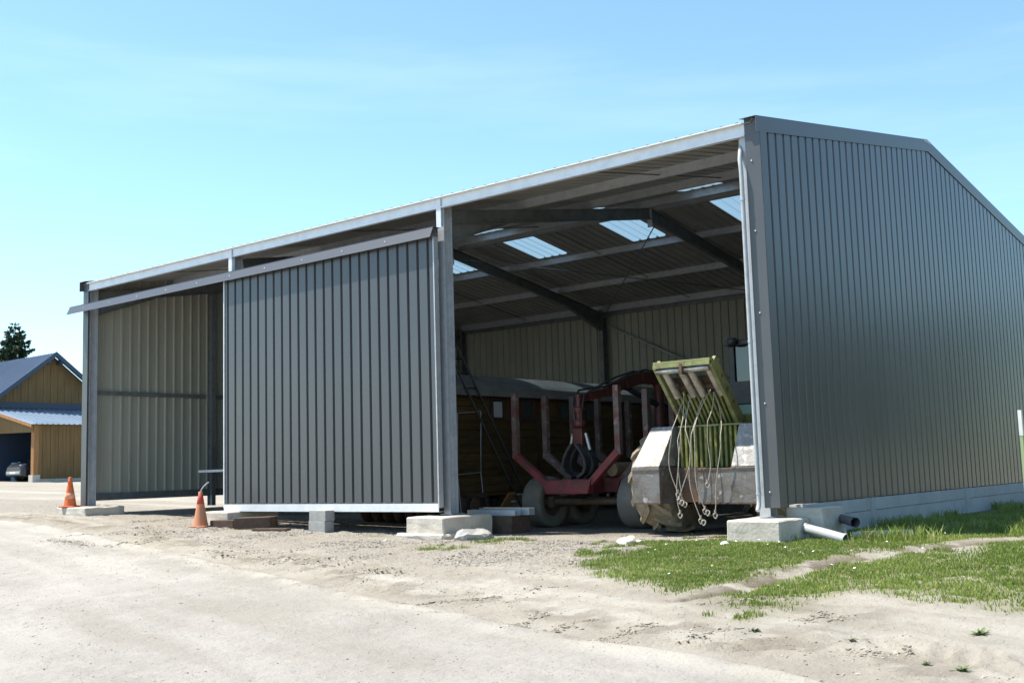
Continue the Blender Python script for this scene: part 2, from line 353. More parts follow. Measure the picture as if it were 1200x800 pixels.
def grass_mask(x, y):
    n = fbm(x*1.3, y*1.3, 4); n2 = fbm(x*5.0+40, y*5.0, 3)
    a = poly_soft(x+(n-0.5)*0.9, y+(n-0.5)*0.9, GRASS_A, 0.45)
    b = poly_soft(x+(n-0.5)*0.9, y-(n-0.5)*0.9, GRASS_B, 0.45)
    c = poly_soft(x, y, GRASS_C, 0.25)*sstep(0.48, 0.60, n2*0.6+n*0.4)*0.9
    far = sstep(4.0, 4.8, x)*sstep(-5.2, -4.2, y+(n-0.5)*2)
    g = np.maximum(np.maximum(a, b), np.maximum(c, far))
    for (px, py, r) in ((513, 641, 0.30), (590, 634, 0.45), (535, 642, 0.22), (440, 628, 0.3), (860, 722, 0.22)):
        q = gpt(px, py); g = np.maximum(g, np.exp(-((x-q[0])**2+(y-q[1])**2)/r**2)*sstep(0.4, 0.6, n2))
    d, _, _ = seg_dist(x, y, TRACK)
    g = g*sstep(0.10, 0.32, d+(n2-0.5)*0.25)
    g = g*(0.42+0.58*sstep(0.36, 0.54, 0.7*n2+0.3*n))
    g = g*np.where((x < 0.12) & (y > 0.55), sstep(0.9, 0.5, y), 1.0)
    return np.clip(g, 0, 1)
def ground_fields(x, y):
    g = grass_mask(x, y)
    d, side, arc = seg_dist(x, y, ROAD)
    shed = side > 0                                      # between the road edge and the shed
    n = fbm(x*0.8+9, y*0.8, 4); n2 = fbm(x*3.1, y*3.1+20, 3)
    near = np.exp(-(np.clip(d-0.2, 0, 9)/1.7)**2)
    gravel = np.where(shed, sstep(0.5, 2.2, d+(n-0.5)*2.2), 0)*sstep(3.2, 2.2, y)
    gravel = gravel*sstep(-34, -20, x)*sstep(-4.6, -2.2, y+0.25*np.clip(-x, 0, 6)-0.2+(n-0.5)*2)*sstep(2.2, 0.2, x)*0.9
    td, _, tarc = seg_dist(x, y, TRACK)
    soil = np.exp(-(td/0.24)**2)*sstep(0.40, 0.56, n2)
    soil = np.maximum(soil, np.exp(-(seg_dist(x, y, DAMP+[DAMP[0]])[0]/0.25)**2)*0.35*sstep(0.45, 0.6, n2)+0.40*poly_soft(x, y, DAMP, 0.35)*sstep(0.38, 0.6, n))
    soil = np.maximum(soil, np.where(shed, 0.45*np.exp(-((d-0.75)/0.4)**2)*sstep(0.52, 0.68, n2), 0))
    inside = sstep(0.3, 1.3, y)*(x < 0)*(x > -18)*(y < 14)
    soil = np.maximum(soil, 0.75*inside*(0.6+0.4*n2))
    # relief
    rough = np.where(shed, sstep(0, 0.5, d), 0)*sstep(6.5, 2.5, d)*sstep(1.6, -0.2, y)
    z = 0.016*(fbm(x*0.9, y*0.9, 3)-0.5)+0.010*(fbm(x*6, y*6, 3)-0.5)
    z = z+rough*(0.022*(fbm(x*1.7+3, y*1.7, 4)-0.5)+0.040*(fbm(x*7, y*7+7, 2)-0.5))
    z = z+0.028*np.exp(-((d-0.02)/0.10)**2)*sstep(0.3, 0.55, n2)-0.020*np.where(shed, np.exp(-((d-0.22)/0.10)**2), 0)
    for off, w, ph in ((0.52, 0.20, 0.0), (1.25, 0.22, 1.0)):
        k = np.where(shed, np.exp(-((d-off)/w)**4), 0)*sstep(0.45, 0.56, fbm(arc*0.55+ph*9, off+0*x, 2))*sstep(-24, -18, x)
        bars = np.abs(((arc+(d-off)*(0.9 if ph else -0.9))/0.20) % 1.0-0.5)*2
        z = z-k*0.030+k*0.055*sstep(0.5, 0.75, bars)*(0.4+0.9*n2)
    # ruts of the muddy track in the grass and the bank at its left
    z = z-0.05*np.exp(-(td/0.16)**2)+0.018*np.exp(-((td-0.32)/0.14)**2)*sstep(0.4, 0.6, n2)
    z = z+0.015*g*(fbm(x*2.2, y*2.2, 3)-0.35)
    return z, g, gravel, soil, sstep(-0.55, 0.45, np.where(shed, d, -d)+(fbm(x*1.9, y*1.9+3, 4)-0.5)*1.3), d
def gz(x, y):
    z = ground_fields(np.array([x]), np.array([y]))[0]
    return float(gmacro(x, y)+z[0])
def axis_vals(lo, hi, step, far):
    core = np.arange(lo, hi+1e-6, step)
    out = [hi]; s = step
    while out[-1] < far: s *= 1.28; out.append(out[-1]+s)
    neg = [lo]; s = step
    while neg[-1] > -far: s *= 1.28; neg.append(neg[-1]-s)
    return np.concatenate([np.array(neg[1:])[::-1], core, np.array(out[1:])])
gx = axis_vals(-20.0, 7.0, 0.05, 1500); gy = axis_vals(-9.5, 2.6, 0.045, 1500)
GX, GY = np.meshgrid(gx, gy, indexing='xy')
gzf, gG, gGr, gS, gSh, _ = ground_fields(GX.ravel(), GY.ravel())
near_w = sstep(-60, -24, GX.ravel())*sstep(60, 20, GX.ravel())*sstep(-60, -20, GY.ravel())*sstep(80, 30, GY.ravel())
GZ = gmacro(GX.ravel(), GY.ravel())+gzf*near_w
nx, ny = len(gx), len(gy)
idx = np.arange(nx*ny).reshape(ny, nx)
quads = np.stack([idx[:-1, :-1], idx[:-1, 1:], idx[1:, 1:], idx[1:, :-1]], -1).reshape(-1, 4)
me = bpy.data.meshes.new('ground')
me.vertices.add(nx*ny); me.vertices.foreach_set('co', np.stack([GX.ravel(), GY.ravel(), GZ], 1).ravel().astype(np.float32))
me.loops.add(quads.size); me.loops.foreach_set('vertex_index', quads.ravel().astype(np.int32))
me.polygons.add(len(quads)); me.polygons.foreach_set('loop_start', np.arange(0, quads.size, 4, dtype=np.int32))
me.polygons.foreach_set('use_smooth', np.ones(len(quads), bool))
me.update(calc_edges=True)
ca = me.color_attributes.new('zone', 'FLOAT_COLOR', 'POINT')
ca.data.foreach_set('color', np.stack([gG, gGr, gS, gSh], 1).ravel().astype(np.float32))
_d, _sd, _ar = seg_dist(GX.ravel(), GY.ravel(), ROAD); _sg = _d*_sd
_wn = fbm(GX.ravel()*2.0+71, GY.ravel()*2.0, 3)
_ridge = (np.exp(-((_sg-0.05+0.25*(_wn-0.5))/0.13)**2)*0.65*sstep(0.36, 0.6, _wn)+0.55*np.exp(-((_sg-1.0+0.3*(_wn-0.5))/0.12)**2)*sstep(0.42, 0.6, _wn))*sstep(-30, -22, GX.ravel())
_streak = 0.65*fbm(_sg*2.6+0.5*_wn, _ar*0.16+3, 4)+0.35*fbm(GX.ravel()*1.1, GY.ravel()*1.1, 4)
wa_ = me.color_attributes.new('wear', 'FLOAT_COLOR', 'POINT')
wa_.data.foreach_set('color', np.stack([_ridge, _streak, 0*_d, 0*_d+1], 1).ravel().astype(np.float32))
def ground_mat():
    m, N, L, B = new_mat('ground_earth')
    B.inputs['Roughness'].default_value = 0.95; B.inputs['Specular IOR Level'].default_value = 0.15
    at_ = N.new('ShaderNodeAttribute'); at_.attribute_name = 'zone'
    sp = N.new('ShaderNodeSeparateColor'); L.new(at_.outputs['Color'], sp.inputs[0])
    tc = N.new('ShaderNodeTexCoord')
    def noise(s, det=6, rough=0.6):
        n = N.new('ShaderNodeTexNoise'); n.inputs['Scale'].default_value = s; n.inputs['Detail'].default_value = det; n.inputs['Roughness'].default_value = rough
        L.new(tc.outputs['Object'], n.inputs['Vector']); return n.outputs[0]
    def mr(v, a, b, c=0.0, d=1.0):
        q = N.new('ShaderNodeMapRange'); q.inputs[1].default_value = a; q.inputs[2].default_value = b; q.inputs[3].default_value = c; q.inputs[4].default_value = d
        L.new(v, q.inputs[0]); return q.outputs[0]
    def mix(f, a, b):
        q = N.new('ShaderNodeMix'); q.data_type = 'RGBA'
        if isinstance(f, float): q.inputs[0].default_value = f
        else: L.new(f, q.inputs[0])
        for i, c in ((6, a), (7, b)):
            if isinstance(c, tuple): q.inputs[i].default_value = c+(1,)
            else: L.new(c, q.inputs[i])
        return q.outputs[2]
    def mul(a, b):
        q = N.new('ShaderNodeMath'); q.operation = 'MULTIPLY'
        for i, c in enumerate((a, b)):
            if isinstance(c, float): q.inputs[i].default_value = c
            else: L.new(c, q.inputs[i])
        return q.outputs[0]
    road = mix(mr(noise(0.7), 0.35, 0.7), (0.335, 0.322, 0.30), (0.28, 0.27, 0.25))
    road = mix(mr(noise(2.6, 8, 0.7), 0.52, 0.72, 0, 0.6), road, (0.375, 0.36, 0.33))
    road = mix(mr(noise(7.0, 8, 0.7), 0.58, 0.74, 0, 0.5), road, (0.235, 0.22, 0.197))
    sand = mix(mr(noise(1.1), 0.35, 0.7), (0.315, 0.294, 0.252), (0.26, 0.242, 0.207))
    sand = mix(mr(noise(9.0, 8, 0.7), 0.56, 0.72, 0, 0.6), sand, (0.20, 0.178, 0.145))
    base = mix(at_.outputs['Alpha'], road, sand)
    base = mix(mr(noise(38.0, 6, 0.8), 0.52, 0.75, 0, 0.40), base, (0.17, 0.155, 0.13))
    base = mix(mr(noise(55.0, 5, 0.8), 0.55, 0.72, 0, 0.5), base, (0.42, 0.395, 0.355))
    base = mix(mr(noise(1.9, 5, 0.65), 0.58, 0.74, 0, 0.45), base, (0.225, 0.208, 0.182))
    wa = N.new('ShaderNodeAttribute'); wa.attribute_name = 'wear'; wsp = N.new('ShaderNodeSeparateColor'); L.new(wa.outputs['Color'], wsp.inputs[0])
    base = mix(mul(mr(wsp.outputs[1], 0.50, 0.68), 0.55), base, (0.245, 0.225, 0.195))
    base = mix(mul(mr(wsp.outputs[1], 0.46, 0.32), 0.45), base, (0.40, 0.385, 0.355))
    base = mix(wsp.outputs[0], base, (0.41, 0.39, 0.345))
    # gravel: a carpet of small stones, each its own tone
    vo = N.new('ShaderNodeTexVoronoi'); vo.inputs['Scale'].default_value = 34.0; L.new(tc.outputs['Object'], vo.inputs['Vector'])
    hs = N.new('ShaderNodeSeparateColor'); L.new(vo.outputs['Color'], hs.inputs[0])
    grav = mix(hs.outputs[0], (0.16, 0.15, 0.135), (0.35, 0.33, 0.30))
    grav = mix(mr(noise(1.6), 0.42, 0.62), grav, (0.28, 0.255, 0.215))
    base = mix(mul(sp.outputs[1], mr(noise(3.3), 0.3, 0.5, 0.35, 1.0)), base, grav)
    soil = mix(noise(14.0), (0.075, 0.06, 0.045), (0.16, 0.13, 0.095))
    base = mix(sp.outputs[2], base, soil)
    under = mix(mr(noise(5.0), 0.4, 0.65), (0.11, 0.14, 0.04), (0.19, 0.17, 0.10))
    base = mix(sp.outputs[0], base, under)
    L.new(base, B.inputs['Base Color'])
    b1 = N.new('ShaderNodeBump'); b1.inputs['Strength'].default_value = 0.8; b1.inputs['Distance'].default_value = 0.03; L.new(noise(26.0, 9, 0.75), b1.inputs['Height'])
    b0 = N.new('ShaderNodeBump'); b0.inputs['Strength'].default_value = 0.6; b0.inputs['Distance'].default_value = 0.08; L.new(noise(5.0, 6, 0.6), b0.inputs['Height']); L.new(b0.outputs[0], b1.inputs['Normal'])
    b2 = N.new('ShaderNodeBump'); b2.inputs['Distance'].default_value = 0.02; L.new(mr(vo.outputs['Distance'], 0.0, 0.6, 1.0, 0.0), b2.inputs['Height'])
    L.new(mul(sp.outputs[1], 0.8), b2.inputs['Strength']); L.new(b1.outputs[0], b2.inputs['Normal']); L.new(b2.outputs[0], B.inputs['Normal'])
    return m
M['ground'] = ground_mat()
me.materials.append(M['ground'])
ground = bpy.data.objects.new('ground', me); COL.objects.link(ground); ground['kind'] = 'structure'

# ================================================================== METAL SHED
D = 13.6; RY = 6.8; SL = 0.162; ZE = 5.30                        # depth, ridge line, roof slope, roof height at the front eave
XL = -18.0
def rz_(y): return ZE+SL*(y if y < RY else 2*RY-y)
shed = thing('metal_shed', (-9.0, 6.8, -0.5), 'large open-fronted slate-grey steel shed with skylights in its low gable roof', 'shed')
# --- trapezoidal sheets: u across, v along, w outwards
WALLP = [(0, 0), (0.186, 0), (0.200, -0.040), (0.234, -0.040)]
ROOFP = [(0, 0), (0.165, 0), (0.190, 0.040), (0.226, 0.040)]
def sheet_mesh(name, u0, u1, v0, v1, fmap, prof, mats, thick=0.004, segs=1, w0=0.0):
    pts = []; k = math.floor(u0/0.25+1e-6)
    while k*0.25 < u1+1e-6:
        for a, w in prof:
            u = k*0.25+a
            if u0-1e-6 <= u <= u1+1e-6: pts.append((u, w))
        k += 1
    if pts[-1][0] < u1-1e-4: pts.append((u1, 0.0))
    if pts[0][0] > u0+1e-4: pts.insert(0, (u0, 0.0))
    f0 = v0 if callable(v0) else (lambda u: v0); f1 = v1 if callable(v1) else (lambda u: v1)
    mb = MB(); n = len(pts)
    for lay, mi in ((0.0, 0), (-thick, 1)):
        vs = []
        for s in range(segs+1):
            for u, w in pts:
                a, b = f0(u), f1(u); vs.append(fmap(u, a+(b-a)*s/segs, w+lay+w0))
        fs = [(s*n+i, s*n+i+1, (s+1)*n+i+1, (s+1)*n+i) for s in range(segs) for i in range(n-1)]
        if mi: fs = [f[::-1] for f in fs]
        mb.add(vs, fs, mi)
    for s in (0, segs):                                          # cut edges
        e0 = [fmap(u, (f0(u) if s == 0 else f1(u)), w+w0) for u, w in pts]; e1 = [fmap(u, (f0(u) if s == 0 else f1(u)), w+w0-thick) for u, w in pts]
        mb.add(e0+e1, [(i, i+1, n+i+1, n+i) if s == 0 else (i+1, i, n+i, n+i+1) for i in range(n-1)], 0)
    return mb
def orient(mb, outward):
    """flip all faces when the outer skin looks the wrong way"""
    f = mb.f[0]; a, b, c = (Vector(mb.v[i]) for i in f[:3])
    if (b-a).cross(c-a).dot(Vector(outward)) < 0: mb.f = [q[::-1] for q in mb.f]
    return mb
def add_sheet(name, parent, *a, outward=(0, 0, 1), mats=('clad', 'clad_in'), **k):
    return orient(sheet_mesh(name, *a, None, **k), outward).build(name, mats, parent, fix=False)
ZC = -0.035                                                        # bottom of the cladding
# gable walls
gable = MB().box(-0.075, -0.055, 0.2, D-0.2, ZC+0.02, ZC+0.14).build('gable_wall', 'galv_dark', shed)
for i in range(14):
    u0, u1 = i*1.0, min(D, i+1.0)
    add_sheet('cladding_sheet', gable, u0, u1, ZC+0.003, lambda u: rz_(u)+0.02, lambda u, v, w: (0.03+w, u, v), WALLP, outward=(1, 0, 0))
gleft = MB().box(XL+0.055, XL+0.075, 0.2, D-0.2, 0.10, 0.28).build('gable_wall', 'galv_dark', shed)
for i in range(14):
    u0, u1 = i*1.0, min(D, i+1.0)
    add_sheet('cladding_sheet', gleft, u0, u1, 0.13, lambda u: rz_(u)+0.02, lambda u, v, w: (XL-0.03-w, u, v), WALLP, outward=(-1, 0, 0))
rearw = MB().box(XL+0.2, -0.2, D-0.09, D-0.06, 5.05, 5.22).build('rear_wall', 'galv_dark', shed)
for i in range(18):
    add_sheet('cladding_sheet', rearw, XL+i, XL+i+1.0, -0.40, 5.28, lambda u, v, w: (u, D+0.02+w, v), WALLP, outward=(0, 1, 0))
# roof sheets, skylight sheets let in at three metre centres
roof = MB().box(XL-0.05, 0.05, RY-0.19, RY+0.19, rz_(RY)+0.012, rz_(RY)+0.058).build('roof', 'roof_out', shed)   # ridge capping carries the sheets
rm = lambda u, v, w: (u, v, rz_(v)+w+0.012)
SKYX = (-17, -14, -11, -8, -5, -2)
for i in range(18):
    a = XL+i
    for back in (0, 1):
        lo, hi = (RY+0.02, D+0.16) if back else (-0.075, RY-0.02)
        s0, s1 = (7.20, 8.92) if back else (2*RY-8.92, 2*RY-7.20)
        if a in SKYX:
            add_sheet('skylight_sheet', roof, a, a+1.0, s0, s1, rm, ROOFP, mats=('skylight', 'skylight'), segs=4)
            cuts = ((lo, s0), (s1, hi))
        else: cuts = ((lo, hi),)
        for c0, c1 in cuts: add_sheet('roof_sheet', roof, a, a+1.0, c0, c1, rm, ROOFP, mats=('roof_out', 'roof_in'), segs=3)
# purlins (Z sections), along X on the rafters
def zpur(y, h=0.17, name='purlin', x0=XL+0.1, x1=-0.1, m='galv'):
    zt = rz_(y)+0.008; mb = MB()
    mb.box(x0, x1, y-0.0015, y+0.0015, zt-h, zt); sg = -1 if y < RY else 1
    mb.box(x0, x1, y, y+0.055*sg, zt-0.004-(0.055*SL if True else 0), zt-0.001-0.055*SL); mb.box(x0, x1, y, y-0.055*sg, zt-h, zt-h+0.003)
    return mb.build(name, m, shed)
PY = (2.35, 4.55, 6.55)
for y in PY: zpur(y); zpur(2*RY-y)
zpur(D-0.25, 0.2)
# portal frames: tapered I sections
def ibeam(a, b, depth, fl, parent, name, mt='galv', depth2=None, up=(0, 0, 1)):
    """I section between two points; depth measured along 'up' (made square to the axis)"""
    a, b = Vector(a), Vector(b); d = (b-a).normalized(); u = Vector(up); u = (u-d*u.dot(d)).normalized(); s = d.cross(u)
    d2 = depth if depth2 is None else depth2; mb = MB(); t = 0.012
    def slab(h0a, h1a, h0b, h1b, w):
        mb.hexa([a+u*h0a-s*w, a+u*h0a+s*w, a+u*h1a+s*w, a+u*h1a-s*w], [b+u*h0b-s*w, b+u*h0b+s*w, b+u*h1b+s*w, b+u*h1b-s*w])
    slab(-depth/2, -depth/2+t, -d2/2, -d2/2+t, fl/2); slab(depth/2-t, depth/2, d2/2-t, d2/2, fl/2); slab(-depth/2+t, depth/2-t, -d2/2+t, d2/2-t, 0.004)
    return mb.build(name, mt, parent)
ZT = ZE-0.18
for k, X in enumerate((-0.22, -6.15, -12.16, XL+0.12)):
    foot = -0.19 if X > -1 else (-0.17 if X > -7 else (-0.10 if X > -13 else -0.02))
    ibeam((X, 0.11, foot+0.012), (X, 0.11, ZT+0.15), 0.20, 0.16, shed, 'post', 'galv', up=(0, 1, 0))
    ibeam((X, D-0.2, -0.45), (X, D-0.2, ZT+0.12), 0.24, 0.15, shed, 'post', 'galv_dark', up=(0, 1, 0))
    MB().box(X-0.13, X+0.13, -0.02, 0.30, foot, foot+0.012).build('base_plate', 'galv', shed)
    for back in (0, 1):
        sg = -1 if back else 1; y0 = D-0.3 if back else 0.28
        za = rz_(y0)-0.33; zb = rz_(RY)-0.29
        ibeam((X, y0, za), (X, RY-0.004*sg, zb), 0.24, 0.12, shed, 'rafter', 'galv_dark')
        mb = MB(); yh = y0+1.5*sg; zh = rz_(yh)-0.33-0.12     # haunch
        mb.add([(X-0.004, y0, za-0.125), (X-0.004, y0, za-0.42), (X-0.004, yh, zh-0.01), (X+0.004, y0, za-0.125), (X+0.004, y0, za-0.42), (X+0.004, yh, zh-0.01)],
               [(0, 1, 2), (5, 4, 3), (1, 0, 3, 4), (2, 1, 4, 5), (0, 2, 5, 3)])
        mb.bar((X, y0, za-0.43), (X, yh, zh-0.02), 0.12, 0.012)
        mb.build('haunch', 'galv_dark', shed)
    MB().box(X-0.06, X+0.06, RY-0.006, RY+0.006, zb-0.30, zb+0.12).build('ridge_plate', 'galv', shed)
# gable side posts and girts
for Y in (3.5, 6.8, 10.2):
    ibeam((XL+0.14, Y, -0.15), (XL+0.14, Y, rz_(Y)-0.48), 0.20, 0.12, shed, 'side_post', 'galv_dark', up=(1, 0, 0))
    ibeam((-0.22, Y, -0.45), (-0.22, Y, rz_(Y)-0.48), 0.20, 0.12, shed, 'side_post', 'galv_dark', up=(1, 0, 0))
for xg in (XL+0.025, -0.075):
    for y0, y1 in ((0.28, 3.38), (3.62, 6.68), (6.92, 10.08), (10.32, D-0.35)):
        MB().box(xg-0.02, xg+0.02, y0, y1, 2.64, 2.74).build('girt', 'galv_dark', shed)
# sag bars and wind bracing
for X in (-3.1, -9.1, -15.1):
    for y0, y1 in ((0.12, 2.35), (2.35, 4.55), (4.55, 6.55), (7.05, 9.05), (9.05, 11.25), (11.25, 13.35)):
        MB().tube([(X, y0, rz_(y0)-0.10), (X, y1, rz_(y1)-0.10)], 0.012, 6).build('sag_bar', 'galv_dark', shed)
def rod(a, b, r=0.016, m='galv_dark'): MB().tube([a, b], r, 6).build('brace_rod', m, shed)
rod((-12.0, D-0.14, 4.75), (-6.3, D-0.14, 2.0), 0.036, 'galv')
rod((-6.0, D-0.14, 2.0), (-0.4, D-0.14, 4.7), 0.036, 'galv')
rod((-12.0, 7.0, rz_(7.0)-0.42), (-6.1, 13.2, rz_(13.2)-0.42)); rod((-6.1, 7.0, rz_(7.0)-0.42), (-12.0, 13.2, rz_(13.2)-0.42))
# eave: galvanised edge beam, one length per bay, gutter lip above
for x0, x1 in ((-6.138, -0.195), (-12.148, -6.142), (XL+0.195, -12.152)):
    MB().box(x0, x1, -0.035, -0.030, 5.135, 5.308).box(x0, x1, -0.030, 0.05, 5.135, 5.139).box(x0, x1, -0.055, -0.0355, 5.128, 5.146).build('eave_beam', 'galv_bright', shed)
    MB().box(x0, x1, -0.115, -0.036, 5.298, 5.312).build('eave_trim', 'white', shed)
for X in (-6.14, -12.15): MB().box(X-0.055, X+0.055, -0.058, -0.0565, 4.78, 5.30).build('cover_plate', 'galv_bright', shed)
# corner and verge flashings
for X, s in ((0.0, 1), (XL, -1)):
    zb = -0.06 if s > 0 else -0.02
    mb = MB(); mb.box(X+s*0.040, X-s*0.19, -0.048, -0.042, zb, 5.37); mb.box(X+s*0.0405, X+s*0.0445, -0.0415, 0.16, zb, 5.20); mb.build('corner_flashing', 'trim', shed)
    mb = MB()
    for y0, y1 in ((-0.15, RY), (RY, D+0.18)):
        q = [(y0, rz_(y0)), (y1, rz_(y1))]
        xa, xb = X+s*0.036, X+s*0.046
        mb.hexa([(xa, q[0][0], q[0][1]-0.15), (xb, q[0][0], q[0][1]-0.15), (xb, q[1][0], q[1][1]-0.15), (xa, q[1][0], q[1][1]-0.15)],
                [(xa, q[0][0], q[0][1]+0.075), (xb, q[0][0], q[0][1]+0.075), (xb, q[1][0], q[1][1]+0.075), (xa, q[1][0], q[1][1]+0.075)])
        xc = X-s*0.22
        mb.hexa([(xc, q[0][0], q[0][1]+0.076), (xb, q[0][0], q[0][1]+0.076), (xb, q[1][0], q[1][1]+0.076), (xc, q[1][0], q[1][1]+0.076)],
                [(xc, q[0][0], q[0][1]+0.080), (xb, q[0][0], q[0][1]+0.080), (xb, q[1][0], q[1][1]+0.080), (xc, q[1][0], q[1][1]+0.080)])
    mb.build('verge_flashing', 'trim', shed)
for z in (0.15, 1.35, 2.6, 3.75, 4.75):
    MB().lathe([(0.0, -0.012), (0.012, -0.010), (0.012, 0.0)], (-0.10, -0.049, z), 'y', 8).build('bolt', 'galv', shed)
# rain pipe beside the corner with a swan neck at its top
MB().tube([(-0.30, 0.10, 5.08), (-0.30, 0.02, 5.00), (-0.27, -0.075, 4.80), (-0.245, -0.10, 4.6), (-0.245, -0.10, 0.05), (-0.245, -0.11, -0.02), (-0.235, -0.17, -0.09)], 0.031, 12).tube([(-0.30, 0.10, 5.01), (-0.30, 0.10, 5.13)], 0.06, 12).build('downpipe', 'pvc', shed)
for z in (0.12, 2.2, 4.2): MB().tube([(-0.245, -0.10, z), (-0.245, -0.10, z+0.03)], 0.036, 12).build('pipe_clip', 'galv', shed)
# concrete plinth of the gable: two courses of panels
for c, (z0, z1) in enumerate(((-0.62, -0.238), (-0.232, -0.045))):
    y = 0.62
    while y < D:
        y1 = min(D, y+2.2); MB().box(-0.16, 0.052-0.004*(1-c), y+0.004, y1-0.004, z0, z1).build('plinth_panel', 'panel', shed, bevel=0.006); y = y1
for y in (3.05, 7.5, 11.9): MB().box(-0.10, 0.085, y-0.07, y+0.07, -0.62, -0.04).build('plinth_pilaster', 'panel', shed, bevel=0.008)
# --- sliding door and its track
trk = MB()
trk.hexa([(-18.32, -0.33, 4.575), (-6.10, -0.33, 4.575), (-6.10, -0.322, 4.575), (-18.32, -0.322, 4.575)], [(-18.32, -0.245, 4.765), (-6.10, -0.245, 4.765), (-6.10, -0.237, 4.765), (-18.32, -0.237, 4.765)])
trk.box(-18.32, -6.10, -0.25, -0.045, 4.766, 4.772)
trk.box(-18.30, -6.12, -0.225, -0.16, 4.66, 4.74)
track = trk.build('door_track', 'trim', shed)
x = -17.6
while x < -6.3: MB().lathe([(0, -0.010), (0.014, -0.008), (0.014, 0)], (x, -0.290, 4.665), 'y', 8).build('bolt', 'galv', track); x += 1.15
DX0, DX1, DY = -12.13, -6.15, -0.17
door = MB().box(DX0, DX1, DY+0.012, DY+0.05, -0.06, 4.62).build('sliding_door', 'galv_dark', shed)
for i in range(6):
    u0 = DX0+i*1.0; u1 = min(DX1, u0+1.0)
    add_sheet('cladding_sheet', door, u0, u1, 0.045, 4.60, lambda u, v, w: (u, DY-0.03-w*(-1) if False else DY-0.03-w, v), WALLP, outward=(0, -1, 0), mats=('clad', 'clad'))
MB().box(DX0-0.012, DX1+0.012, DY-0.048, DY-0.036, -0.115, 0.022).box(DX0-0.012, DX1+0.012, DY-0.036, DY+0.07, -0.121, -0.112).box(DX0-0.012, DX1+0.012, DY-0.036, DY+0.01, 0.006, 0.020).build('bottom_channel', 'galv_bright', door)
MB().box(DX0-0.03, DX0-0.004, DY-0.05, DY+0.06, -0.05, 4.60).build('edge_trim', 'galv_bright', door)
MB().box(DX1+0.004, DX1+0.03, DY-0.05, DY+0.06, -0.05, 4.60).build('edge_trim', 'galv', door)
# ================================================================== FOOTINGS, BLOCKS, PIPES
def G(x, y): return gz(x, y)
rough('concrete_footing', [(-6.52, -5.66, -0.62, 0.62, -0.75, -0.185)], 'concrete', (-6.1, 0, -0.55), 'tall chipped concrete footing under the post at the open end of the sliding door', 'footing', 'concrete footings under the front posts', seed=1, amp=0.010)
rough('concrete_footing', [(-6.66, -5.56, -0.74, -0.10, -0.80, -0.45)], 'concrete', (-6.1, -0.4, -0.6), 'low rough concrete pad stepping out below the post footing beside the open bay', 'footing', None, seed=2, amp=0.022, bevel=0.03)
rough('concrete_footing', [(-12.5, -11.62, -0.50, 0.75, -0.70, -0.115)], 'concrete', (-12.05, 0.1, -0.4), 'concrete footing half hidden behind the faded cone and the door edge', 'footing', 'concrete footings under the front posts', seed=3, amp=0.012)
rough('concrete_footing', [(-18.42, -17.1, -0.45, 0.55, -0.45, -0.03)], 'concrete', (-17.8, 0, -0.2), 'low concrete footing under the far corner post next to the orange cone', 'footing', 'concrete footings under the front posts', seed=4, amp=0.016)
rough('concrete_footing', [(-0.50, 0.28, -0.58, 0.30, -0.75, -0.20)], 'concrete', (-0.1, -0.1, -0.5), 'square pale concrete footing at the foot of the rain pipe on the grass', 'footing', 'concrete footings under the front posts', seed=5, amp=0.007)
rough('concrete_footing', [(-0.06, 0.46, 0.315, 1.10, -0.70, -0.075)], 'concrete', (0.2, 0.6, -0.5), 'concrete block against the gable plinth behind the square corner footing', 'footing', None, seed=6, amp=0.012)
# two hollow blocks under the door
p = at(371.5, 624, Y=-0.42); zb = G(p[0], p[1])
for k in range(2):
    z0 = zb+k*0.192; s = 0.02*k
    rough('concrete_block', [(p[0]-0.24+s, p[0]+0.22+s, -0.42, -0.20, z0-(0.03 if k == 0 else 0), z0+0.19)], 'block', (p[0], -0.31, z0),
          ('lower' if k == 0 else 'upper')+' of two grey concrete blocks stacked under the sliding door', 'block', 'concrete blocks under the door', seed=10+k, amp=0.004, bevel=0.006, cut=3)
# brown sleeper offcuts beside the cone
def sleeper(pa, L, W, H, rz, zoff, label):
    z0 = G(pa[0], pa[1])+zoff
    mb = MB().box(-L/2, L/2, -W/2, W/2, 0, H)
    o = bpy.data.objects.new('timber_offcut', mb.mesh('timber_offcut', 'sleeper', (0, 0, 0), 0.012)); COL.objects.link(o)
    o.location = (pa[0], pa[1], z0); o.rotation_euler = (0, rng.uniform(-.02, .02), rz); return tag(o, label, 'timber')
q0 = at(266, 617, Y=-0.55); q1 = at(300, 619, Y=-0.62); q2 = at(318, 621, Y=-0.8)
sleeper(q0, 0.62, 0.30, 0.15, 0.15, -0.02, 'short brown timber offcut lying between the footing and the thicker offcut')
sleeper(q1, 0.72, 0.42, 0.21, 0.55, 0.03, 'thickest brown timber offcut raised on one edge beside the faded cone')
sleeper(q2, 0.75, 0.16, 0.045, 0.35, 0.0, 'thin brown board flat on the gravel before the timber offcuts')
